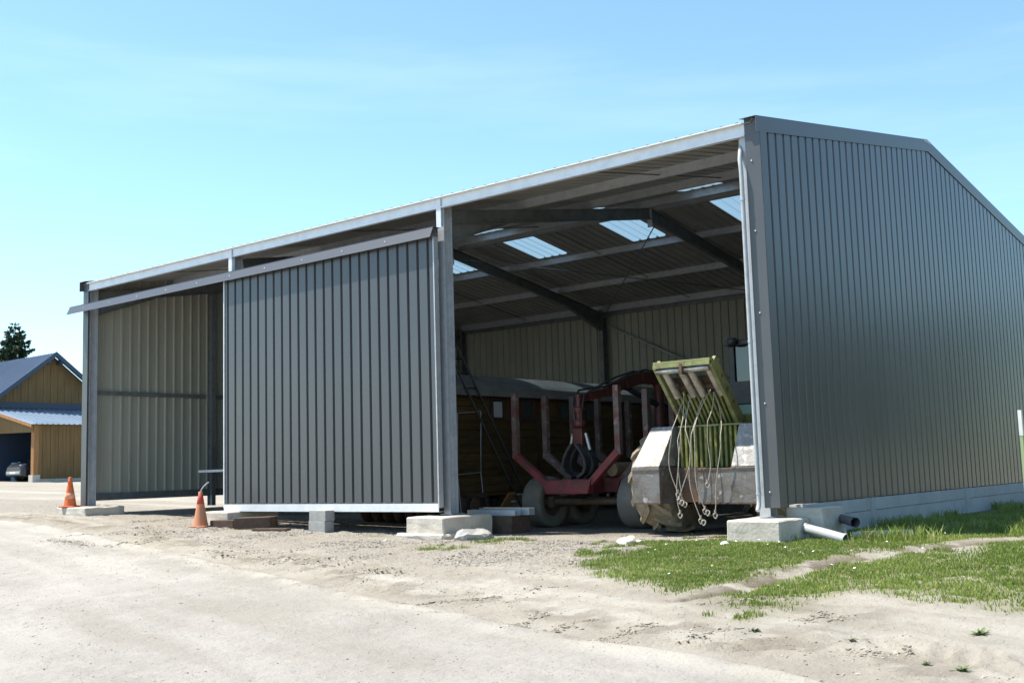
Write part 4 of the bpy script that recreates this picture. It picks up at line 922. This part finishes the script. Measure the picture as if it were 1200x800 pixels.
for s in (-1, 1):
    wheel(ut, (0.0, s*0.0, 0.0), 0.3, 0.16, 1, 'tyre', rimr=0.6).location = (0.35-0.75*s, -0.42, 0.30)
    wheel(ut, (0.0, s*0.0, 0.0), 0.3, 0.16, 1, 'tyre', rimr=0.6).location = (0.35-0.75*s, 0.42, 0.30)
    MB().box(UX+0.35-0.75*s-0.04, UX+0.35-0.75*s+0.04, UY-0.42, UY+0.42, UZ+0.27, 0.52).build('axle', 'black', ut)

# ================================================================== TIMBER BARN
hc = at(38.5, 563, D=48.0); HBZ = hc[2]-0.03
la = math.atan2(CR[1], CR[0])+R(50)
hb = thing('timber_barn', (hc[0], hc[1], HBZ), 'larch-boarded barn with blue metal gable roof and lean-to beyond the shed', 'barn', rz=la)
# local frame: a = +X along the boarded lean-to wall, b = +Y into the building
LW, LD = 6.2, 4.0
def boards(name, parent, pts_fn, u0, u1, step=0.18, m='board'):
    """vertical boarding: every second board set proud"""
    mb = MB(); u = u0; k = 0
    while u < u1-1e-6:
        e = min(u1, u+step); mb.hexa(*pts_fn(u+0.004, e-0.004, 0.012 if k % 2 else 0.0)); u = e; k += 1
    return mb.build(name, m, parent, local=True)
def wall_x(y, z0, ztop):
    return lambda a, b, w: ([(a, y-0.02-w, z0), (b, y-0.02-w, z0), (b, y+0.02, z0), (a, y+0.02, z0)], [(a, y-0.02-w, ztop(a)), (b, y-0.02-w, ztop(b)), (b, y+0.02, ztop(b)), (a, y+0.02, ztop(a))])
boards('lean_to_wall', hb, wall_x(0.0, 0.10, lambda a: 2.48), 0.22, LW)
MB().box(0.0, 0.22, -0.03, 0.22, 0.28, 2.46).build('corner_post', 'board_fresh', hb, local=True)
MB().box(-0.06, 0.28, -0.08, 0.28, -0.2, 0.275).build('post_base', 'concrete', hb, local=True)
MB().box(0.05, 3.55, LD-0.15, LD-0.08, 0.0, 3.0).build('bay_side_wall', 'bluetrim', hb, local=True)
MB().box(0.3, LW, -0.03, 0.2, -0.2, 0.095).build('sill', 'concrete', hb, local=True)
lz = lambda b: 2.50+(b)*0.21
# lean-to side fascia above the opening, beam and back wall
MB().add([(-0.02, 0.0, 2.12), (-0.02, LD, 2.20), (-0.02, LD, lz(LD)-0.03), (-0.02, 0.0, lz(0)-0.03), (0.03, 0.0, 2.12), (0.03, LD, 2.20), (0.03, LD, lz(LD)-0.03), (0.03, 0.0, lz(0)-0.03)], [(0, 1, 2, 3), (7, 6, 5, 4), (0, 4, 5, 1), (3, 2, 6, 7), (0, 3, 7, 4), (1, 5, 6, 2)]).build('lean_to_fascia', 'board', hb, local=True)
mb = MB(); u = 0.0
while u < LD: mb.box(3.6+(0.04 if int(u/0.18) % 2 else 0), 3.68, u, u+0.17, 0.05, 2.6); u += 0.18
mb.build('bay_back_wall', 'galv_dark', hb, local=True)
def roofsheet(parent, name, a0, a1, b0, b1, zf, m, ov=0.0):
    mb = MB(); u = a0
    while u < a1-1e-6:
        e = min(a1, u+0.25); r = min(e, u+0.19); 
        mb.add([(u, b0, zf(u, b0)), (r, b0, zf(r, b0)), (r, b1, zf(r, b1)), (u, b1, zf(u, b1))], [(0, 1, 2, 3)])
        c = (r+e)/2
        mb.add([(r, b0, zf(r, b0)), (r, b0, zf(r, b0)+0.045), (e, b0, zf(e, b0)+0.045), (e, b0, zf(e, b0)), (r, b1, zf(r, b1)), (r, b1, zf(r, b1)+0.045), (e, b1, zf(e, b1)+0.045), (e, b1, zf(e, b1))], [(0, 1, 5, 4), (1, 2, 6, 5), (2, 3, 7, 6), (0, 3, 2, 1)])
        u = e
    return mb.build(name, m, parent, local=True, fix=False)
roofsheet(hb, 'lean_to_roof', -0.25, LW+0.3, -0.30, LD+0.05, lambda a, b: lz(b)+0.02, 'leansheet')
MB().hexa([(-0.27, -0.3, lz(-.3)-0.12), (-0.22, -0.3, lz(-.3)-0.12), (-0.22, LD, lz(LD)-0.12), (-0.27, LD, lz(LD)-0.12)], [(-0.27, -0.3, lz(-.3)+0.015), (-0.22, -0.3, lz(-.3)+0.015), (-0.22, LD, lz(LD)+0.015), (-0.27, LD, lz(LD)+0.015)]).build('verge_board', 'board_fresh', hb, local=True)
MB().box(-0.2, LW, LD-0.06, LD-0.01, lz(LD)+0.06, lz(LD)+0.34).build('flashing', 'bluetrim', hb, local=True)
# main gable
PK, HP, PS = 2.83, 6.05, 0.78                                     # peak position, height, slope
gt = lambda a: HP-PS*abs(a-PK)-0.05
boards('gable_wall', hb, wall_x(LD+0.05, 1.0, gt), -0.6, 6.26)
def slope(side):
    a0, a1 = (PK, PK-3.6) if side < 0 else (PK, PK+3.6); mb = MB(); b = LD-0.45
    while b < LD+13.5:
        for (c0, c1, h) in ((0, 0.19, 0.0), (0.19, 0.25, 0.045)):
            y0, y1 = b+c0, b+c1
            mb.add([(a0, y0, HP+h), (a1, y0, HP-PS*3.6+h), (a1, y1, HP-PS*3.6+h), (a0, y1, HP+h)], [(0, 1, 2, 3)])
        mb.add([(a0, b+.19, HP), (a1, b+.19, HP-PS*3.6), (a1, b+.19, HP-PS*3.6+.045), (a0, b+.19, HP+.045)], [(0, 1, 2, 3)])
        b += 0.25
    mb.build('roof_slope', 'bluesheet', hb, local=True, fix=False)
slope(-1); slope(1)
for s in (-1, 1):
    MB().hexa([(PK, LD-0.50, HP-0.16), (PK+s*3.65, LD-0.50, HP-PS*3.65-0.16), (PK+s*3.65, LD-0.455, HP-PS*3.65-0.16), (PK, LD-0.455, HP-0.16)],
              [(PK, LD-0.50, HP+0.07), (PK+s*3.65, LD-0.50, HP-PS*3.65+0.07), (PK+s*3.65, LD-0.455, HP-PS*3.65+0.07), (PK, LD-0.455, HP+0.07)]).build('verge_trim', 'bluetrim', hb, local=True)
    for t in (0.3, 1.8, 3.2):
        a = PK+s*t; MB().box(a-0.06, a+0.06, LD-0.44, LD+0.02, HP-PS*t-0.28, HP-PS*t-0.06).build('purlin_end', 'bluetrim', hb, local=True)
MB().box(-0.6, -0.56, LD+0.08, LD+13, -0.2, gt(-0.6)).box(6.22, 6.26, LD+0.08, LD+13, -0.2, gt(6.26)).box(-0.56, 6.22, LD+12.96, LD+13, -0.2, gt(-.5)).build('side_walls', 'board', hb, local=True)

# car under the lean-to
def W2(a, b, z=0.0): return Vector((hc[0]+a*math.cos(la)-b*math.sin(la), hc[1]+a*math.sin(la)+b*math.cos(la), HBZ+z))
cp = W2(1.9, 1.75)
car = thing('parked_car', (cp.x, cp.y, HBZ), 'small dark car parked nose out under the barn lean-to', 'car', rz=la)
def loft(secs, mt, name, parent):
    """cross sections (x, half width bottom, half width top, z0, z1)"""
    mb = MB(); vs = []
    for x, wb, wt, z0, z1 in secs: vs += [(x, -wb, z0), (x, -wb*1.02, (z0+z1)/2), (x, -wt, z1), (x, wt, z1), (x, wb*1.02, (z0+z1)/2), (x, wb, z0)]
    n = 6; k = len(secs)
    mb.add(vs, [(i*n+j, i*n+(j+1) % n, (i+1)*n+(j+1) % n, (i+1)*n+j) for i in range(k-1) for j in range(n)]+[tuple(range(n))[::-1], tuple(range((k-1)*n, k*n))])
    return mb.build(name, mt, parent, bevel=0.03, local=True)
loft([(-1.92, 0.70, 0.55, 0.28, 0.66), (-1.75, 0.80, 0.68, 0.22, 0.78), (-0.9, 0.83, 0.72, 0.2, 0.92), (0.9, 0.83, 0.74, 0.2, 0.95), (1.75, 0.8, 0.7, 0.24, 0.92), (1.88, 0.74, 0.6, 0.32, 0.8)], 'carpaint', 'body', car)
loft([(-0.95, 0.70, 0.68, 0.90, 0.93), (-0.25, 0.72, 0.56, 0.92, 1.42), (0.9, 0.72, 0.56, 0.93, 1.44), (1.7, 0.68, 0.6, 0.9, 0.95)], 'glass', 'cabin_glass', car)
MB().box(-0.2, 0.9, -0.55, 0.55, 1.42, 1.46).build('roof', 'carpaint', car, bevel=0.02, local=True)
for s in (-1, 1):
    MB().hexa([(-1.90, s*0.42, 0.60), (-1.78, s*0.72, 0.60), (-1.70, s*0.72, 0.60), (-1.8, s*0.42, 0.60)], [(-1.84, s*0.42, 0.74), (-1.72, s*0.70, 0.76), (-1.66, s*0.7, 0.76), (-1.75, s*0.42, 0.74)]).build('headlight', 'lamp_glass', car, local=True)
    for x in (-1.2, 1.2):
        w = wheel(car, (x, s*0.74, 0.30), 0.30, 0.18, 1, 'black', rimr=0.62, rim='galv'); w.rotation_euler = (0, 0, math.pi/2)
MB().box(-1.945, -1.90, -0.62, 0.62, 0.34, 0.46).build('bumper', 'galv', car, bevel=0.015, local=True)
MB().box(-1.952, -1.946, -0.25, 0.25, 0.36, 0.44).build('number_plate', 'white', car, local=True)
bq = W2(0.9, 3.2)
bar_o = thing('storage_drum', (bq.x, bq.y, HBZ), 'pale blue drum standing beside the dark car under the lean-to', 'drum')
MB().lathe([(0, 0), (0.28, 0), (0.29, 0.02), (0.285, 0.28), (0.295, 0.30), (0.285, 0.32), (0.285, 0.58), (0.295, 0.6), (0.285, 0.62), (0.285, 0.86), (0.27, 0.88), (0, 0.87)], n=20).build('shell', mat('blue_drum', (0.16, 0.25, 0.36), 0.4), bar_o, local=True)
MB().lathe([(0, 0.87), (0.05, 0.87), (0.05, 0.90), (0, 0.90)], (0.15, 0, 0), n=10).build('cap', 'white', bar_o, local=True)

# ================================================================== CONIFER
def conifer(name, base, H, label, seed):
    r = random.Random(seed); t = thing(name, base, label, 'tree')
    MB().tube([(0, 0, -0.3), (0.05, 0.02, H*0.35), (0, 0, H*0.7), (0, 0, H*0.995)], [0.26, 0.18, 0.08, 0.012], 10).build('trunk', 'bark', t, local=True)
    vs = []; fs = []; br = MB()
    z = H*0.10
    while z < H*0.985:
        f = 1-z/H; Lb = (0.25+3.3*f**0.8)*r.uniform(0.72, 1.15); nb = r.randint(5, 7) if f > 0.1 else 4; a0 = r.uniform(0, 6.3)
        for k in range(nb):
            a = a0+2*math.pi*k/nb+r.uniform(-.3, .3); L = Lb*r.uniform(0.65, 1.15); up = 0.5-0.75*min(1, f*2)+r.uniform(-.1, .1)
            tip = Vector((math.cos(a)*L, math.sin(a)*L, z+L*up*0.45)); o0 = Vector((0, 0, z)); mid = (o0+tip)/2+Vector((0, 0, -0.10*L))
            if L > 0.5: br.tube([o0, mid, tip], [0.03*f+0.012, 0.02, 0.006], 5, cap=False)
            m = max(14, int(L*52))
            for i in range(m):
                s = r.uniform(0.18, 1.0)**0.8; c = (o0*(1-s)*(1-s)+mid*2*s*(1-s)+tip*s*s)
                w = 0.42*(1-0.55*s)*min(1, L); sd = Vector((-math.sin(a), math.cos(a), 0))
                d = (sd*r.uniform(-1, 1)+Vector((math.cos(a), math.sin(a), 0))*r.uniform(0.1, 0.9)+Vector((0, 0, r.uniform(-0.75, 0.35)))).normalized()
                nn = d.cross(Vector((r.uniform(-1, 1), r.uniform(-1, 1), r.uniform(-1, 1)))).normalized(); ln = w*r.uniform(0.6, 1.2)+0.10; wd = ln*0.22
                b = len(vs); vs += [c, c+d*ln*0.5+nn*wd, c+d*ln, c+d*ln*0.5-nn*wd]; fs.append((b, b+1, b+2, b+3))
        z += r.uniform(0.22, 0.40)*(0.6+0.6*f)
    bo = br.build('branches', 'bark', t, local=True); bo['kind'] = 'stuff'
    co_ = MB().add(vs, fs).build('crown', 'needle', t, local=True, fix=False); co_['kind'] = 'stuff'
    return t
tp = at(18, 376, D=82.0); tb = float(gmacro(tp[0], tp[1]))
conifer('conifer_tree', (tp[0], tp[1], tb), tp[2]-tb, 'dark spruce tree rising behind the blue roof of the barn', 5)

# ================================================================== GRASS, FLOWERS, GRAVEL, CLODS
def scatter(n, xr, yr, fn):
    x = nrng.uniform(*xr, n); y = nrng.uniform(*yr, n); k = nrng.random(n) < fn(x, y); return x[k], y[k]
def zof(x, y): return gmacro(x, y)+ground_fields(x, y)[0]
def raw_mesh(name, v, f, mt, smooth=False, col=None):
    me = bpy.data.meshes.new(name); nf = f.shape[1]
    me.vertices.add(len(v)); me.vertices.foreach_set('co', v.astype(np.float32).ravel())
    me.loops.add(f.size); me.loops.foreach_set('vertex_index', f.astype(np.int32).ravel())
    me.polygons.add(len(f)); me.polygons.foreach_set('loop_start', np.arange(0, f.size, nf, dtype=np.int32))
    me.polygons.foreach_set('use_smooth', np.full(len(f), smooth)); me.update(calc_edges=True)
    if col is not None:
        ca = me.color_attributes.new('tone', 'FLOAT_COLOR', 'POINT'); ca.data.foreach_set('color', col.astype(np.float32).ravel())
    me.materials.append(mt); o = bpy.data.objects.new(name, me); COL.objects.link(o); o['kind'] = 'stuff'; return o
def tone_mat(name, rough=0.7, trans=0.0, spec=0.25):
    m, N, L, B = new_mat(name); a = N.new('ShaderNodeAttribute'); a.attribute_name = 'tone'; L.new(a.outputs['Color'], B.inputs['Base Color'])
    B.inputs['Roughness'].default_value = rough; B.inputs['Specular IOR Level'].default_value = spec
    if trans:
        t = N.new('ShaderNodeBsdfTranslucent'); L.new(a.outputs['Color'], t.inputs['Color']); mx = N.new('ShaderNodeMixShader'); mx.inputs[0].default_value = trans
        L.new(B.outputs[0], mx.inputs[1]); L.new(t.outputs[0], mx.inputs[2]); L.new(mx.outputs[0], N['Material Output'].inputs['Surface'])
    return m
def blades(x, y, hmin, hmax, w):
    n = len(x); z = zof(x, y)-0.005; a = nrng.uniform(0, 2*np.pi, n); h = nrng.uniform(hmin, hmax, n)*(0.6+0.8*fbm(x*1.1+60, y*1.1, 3))
    ln = nrng.uniform(0.15, 0.75, n)*h; la_ = nrng.uniform(0, 2*np.pi, n); dx, dy = np.cos(la_)*ln, np.sin(la_)*ln; ww = w*nrng.uniform(0.7, 1.3, n)
    cx, cy = np.cos(a)*ww, np.sin(a)*ww
    P = np.stack([np.stack([x-cx, y-cy, z], 1), np.stack([x+cx, y+cy, z], 1), np.stack([x+dx*0.35+cx*0.8, y+dy*0.35+cy*0.8, z+h*0.6], 1), np.stack([x+dx*0.35-cx*0.8, y+dy*0.35-cy*0.8, z+h*0.6], 1),
                  np.stack([x+dx, y+dy, z+h], 1)], 1).reshape(-1, 3)
    b = np.arange(n)[:, None]*5
    F = np.concatenate([b+[0, 1, 2], b+[0, 2, 3], b+[3, 2, 4]], 0)
    t = np.clip(fbm(x*0.9+3, y*0.9+8, 3)*1.6-0.3+nrng.normal(0, 0.18, n), 0, 1)[:, None]; dry = (nrng.random(n) < 0.10)[:, None]
    c = np.array([0.125, 0.195, 0.035])*(1-t)+np.array([0.25, 0.32, 0.075])*t; c = np.where(dry, np.array([0.34, 0.30, 0.15]), c)
    c = np.repeat(np.concatenate([c, np.ones((n, 1))], 1), 5, 0)
    return P, F, c
x, y = scatter(600000, (-5.5, 6.5), (-6.8, 7.0), lambda x, y: np.where((x < 0.1) & (y > 0.6), 0, sstep(0.05, 0.95, grass_mask(x, y))*np.where(y > 2.5, 0.45, 1.0)))
P_, F_, c_ = blades(x, y, 0.018, 0.055, 0.0045)
xt, yt = scatter(26000, (0.15, 3.2), (-0.3, 9.0), lambda x, y: grass_mask(x, y)*sstep(0.50, 0.62, fbm(x*1.4+5, y*1.4, 3)))
P2, F2, c2 = blades(xt, yt, 0.08, 0.20, 0.006)
go = raw_mesh('grass', np.concatenate([P_, P2]), np.concatenate([F_, F2+len(P_)]), tone_mat('grass_blade', 0.55, 0.35), col=np.concatenate([c_, c2]))
go['label'] = 'short daisy-dotted grass growing beside the gable wall'; go['category'] = 'grass'
# daisies
xd, yd = scatter(420, (-2.5, 5.5), (-5.2, 3.5), lambda x, y: grass_mask(x, y)*sstep(0.46, 0.66, fbm(x*1.7+31, y*1.7+12, 3)))
dv = []; df = []
for X, Y in zip(xd, yd):
    zz = gz(X, Y)+nrng.uniform(0.05, 0.085); r_ = nrng.uniform(0.010, 0.019); b = len(dv); tl_ = nrng.uniform(-0.4, 0.4, 2)
    for j in range(8):
        a = 2*math.pi*j/8; rr = r_*(1.0 if j % 2 else 0.8); dv.append((X+rr*math.cos(a), Y+rr*math.sin(a), zz+rr*(tl_[0]*math.cos(a)+tl_[1]*math.sin(a))))
    dv.append((X, Y, zz+0.005))
    for j in range(8): df.append((b+j, b+(j+1) % 8, b+8))
do = raw_mesh('daisies', np.array(dv), np.array(df), M['petal']); do['label'] = 'scattered small white daisies in the grass'; do['category'] = 'flowers'
# stones and clods as low-poly lumps
_ico = bmesh.new(); bmesh.ops.create_icosphere(_ico, subdivisions=1, radius=1.0)
ICV = np.array([v.co[:] for v in _ico.verts]); ICF = np.array([[v.index for v in f.verts] for f in _ico.faces]); _ico.free()
def lumps(name, x, y, rr, flat, cols, sink, mt, label, cat):
    n = len(x); z = zof(x, y)
    jit = 1+nrng.normal(0, 0.20, (n, len(ICV), 1)); s = np.stack([rr*nrng.uniform(.8, 1.4, n), rr*nrng.uniform(.8, 1.2, n), rr*flat*nrng.uniform(.7, 1.2, n)], 1)[:, None, :]
    a = nrng.uniform(0, 6.3, n); V = ICV[None]*jit*s; ca_, sa_ = np.cos(a)[:, None], np.sin(a)[:, None]
    V = np.stack([V[..., 0]*ca_-V[..., 1]*sa_, V[..., 0]*sa_+V[..., 1]*ca_, V[..., 2]], -1)+np.stack([x, y, z+rr*flat*sink], 1)[:, None, :]
    Fq = (ICF[None]+(np.arange(n)*len(ICV))[:, None, None]).reshape(-1, 3)
    t = nrng.random(n)[:, None]; c = np.array(cols[0])*(1-t)+np.array(cols[1])*t; c = np.repeat(np.concatenate([c, np.ones((n, 1))], 1), len(ICV), 0)
    o = raw_mesh(name, V.reshape(-1, 3), Fq, mt, col=c); o['label'] = label; o['category'] = cat; return o
TM = tone_mat('earth_lumps', 0.95, 0, 0.15)
def gravel_f(x, y):
    z_, g, gr_, s_, sh, d_ = ground_fields(x, y); return np.clip(gr_*(1-g), 0, 1)*np.where((y > 0.7), 0.1, 1)*sstep(0.35, 0.6, fbm(x*1.2+2, y*1.2, 3))
x, y = scatter(60000, (-13, 4.5), (-7.0, 1.2), gravel_f)
lumps('gravel', x, y, nrng.uniform(0.005, 0.013, len(x))*np.where(nrng.random(len(x)) < 0.05, 2.0, 1), 0.65, ((0.13, 0.12, 0.105), (0.31, 0.29, 0.26)), 0.25, TM, 'loose pale gravel strewn before the sliding door and open bay', 'gravel')
def clod_f(x, y):
    z_, g, gr_, s_, sh, d_ = ground_fields(x, y); td = seg_dist(x, y, TRACK)[0]
    return np.clip(sh*np.exp(-((d_-0.75)/0.55)**2)*sstep(0.50, 0.64, fbm(x*1.5+12, y*1.5+5, 3))*0.8+np.exp(-(td/0.28)**2)*0.5*sstep(.45, .6, fbm(x*2, y*2, 2))+0.015*sh+0.004, 0, 1)
x, y = scatter(42000, (-19, 5.5), (-9.5, 0.2), clod_f)
bars = [((605, 735), (640, 717)), ((640, 738), (692, 726)), ((700, 752), (748, 736)), ((745, 741), (765, 731)), ((798, 752), (852, 737)), ((490, 706), (582, 700)), ((610, 690), (650, 688)),
        ((715, 757), (730, 749)), ((820, 708), (905, 700)), ((870, 703), (900, 694)), ((930, 728), (985, 722)), ((955, 716), (975, 728)), ((985, 648), (1040, 642)), ((70, 628), (250, 622)), ((60, 632), (110, 640)),
        ((120, 640), (180, 634)), ((240, 645), (330, 660)), ((330, 652), (395, 664)), ((420, 668), (470, 672)), ((150, 612), (230, 606)), ((1010, 762), (1030, 768)), ((1050, 760), (1060, 770))]
bx, by = [x], [y]
for (p0, p1) in bars:
    a_, b_ = np.array(gpt(*p0)), np.array(gpt(*p1)); n_ = int(np.clip(np.hypot(*(b_-a_))*300, 80, 500)); t_ = nrng.random(n_)[:, None]
    q_ = a_+(b_-a_)*t_+nrng.normal(0, 0.03 if p0[0] > 480 else 0.09, (n_, 2))*nrng.uniform(.2, 2.2, (n_, 1))+0.05*np.sin(t_*9+p0[0]); bx.append(q_[:, 0]); by.append(q_[:, 1])
nb_ = len(x); x = np.concatenate(bx); y = np.concatenate(by)
lumps('earth_clods', x, y, np.where(np.arange(len(x)) < nb_, nrng.uniform(0.003, 0.010, len(x)), np.clip(nrng.lognormal(-5.0, 0.55, len(x)), 0.003, 0.028)), 0.65, ((0.17, 0.148, 0.12), (0.33, 0.30, 0.25)), 0.2, TM, 'crumbled earth clods along the tyre-churned road edge', 'clods')
x, y = scatter(60000, (-13, 5.2), (-9.8, 0.0), lambda x, y: (1-grass_mask(x, y))*(0.25+0.75*sstep(0.45, 0.65, fbm(x*1.3+4, y*1.3+90, 4)))*0.55)
lumps('grit', x, y, np.clip(nrng.lognormal(-5.75, 0.45, len(x)), 0.0015, 0.012), 0.7, ((0.17, 0.15, 0.125), (0.46, 0.43, 0.38)), 0.35, TM, 'fine grit scattered over the pale sandy road', 'grit')
# small weeds in the sandy foreground
for k, (px, py, s, lab) in enumerate(((1146, 745, 0.085, 'largest green weed tuft in the bare sand below the grass'), (885, 740, 0.06, 'small lone weed tuft in the sand before the damp patch'), (1126, 786, 0.065, 'sparse weed sprig low in the sandy foreground'), (998, 749, 0.05, 'flat little weed in the open sand'), (1085, 777, 0.05, 'straggling weed beside the dark crumbs in the sand'))):
    X, Y = gpt(px, py); Z = gz(X, Y); mb = MB(); r = random.Random(k)
    for j in range(26):
        a = r.uniform(0, 6.3); L = s*r.uniform(0.5, 1.0); e = r.uniform(0.1, 0.9); d = Vector((math.cos(a), math.sin(a), e)).normalized(); sd = Vector((-math.sin(a), math.cos(a), 0))*L*0.16
        o0 = Vector((X, Y, Z))+Vector((r.uniform(-1, 1), r.uniform(-1, 1), 0))*s*0.4
        mb.add([o0, o0+d*L*0.55+sd, o0+d*L-Vector((0, 0, L*0.12)), o0+d*L*0.55-sd], [(0, 1, 2, 3)])
    o = bpy.data.objects.new('weed', mb.mesh('weed', 'weed', (X, Y, Z), fix=False)); COL.objects.link(o); o.location = (X, Y, Z); tag(o, lab, 'weed', 'weeds in the sand')

# ================================================================== ADDED TREES (unseen, a dark band for the gable cladding to mirror)
wv = []; wr_ = np.random.default_rng(21)
for k in range(34):
    a_ = k/33; cx_, cy_ = 15+26*a_+wr_.uniform(-3, 3), 66-70*a_+wr_.uniform(-3, 3); H_ = wr_.uniform(8, 13); n_ = 620
    u_ = wr_.normal(0, 1, (n_, 3)); u_ /= np.linalg.norm(u_, axis=1)[:, None]; rad = np.array([3.2, 3.2, H_*0.48])*wr_.uniform(0.75, 1.05, (n_, 1))
    c_ = u_*rad*(0.8+0.35*fbm(u_[:, 0]*2.5+k, u_[:, 2]*2.5+5, 3))[:, None]+np.array([cx_, cy_, H_*0.52])
    t_ = wr_.normal(0, 1, (n_, 3)); t_ /= np.linalg.norm(t_, axis=1)[:, None]; b_ = np.cross(t_, u_); b_ /= np.linalg.norm(b_, axis=1)[:, None]; sz = wr_.uniform(0.35, 0.75, (n_, 1))
    wv.append(np.stack([c_-t_*sz, c_+b_*sz*0.6, c_+t_*sz, c_-b_*sz*0.6], 1).reshape(-1, 3))
wv = np.concatenate(wv); wo_ = raw_mesh('wood', wv, np.arange(len(wv)).reshape(-1, 4), mat('woodland_leaves', (0.035, 0.06, 0.02), 0.7, 0, (0.06, 0.09, 0.03), 0.5, (0.4, 0.6)))
wo_['label'] = 'dense dark green wood along the far side of the field'; wo_['category'] = 'wood'
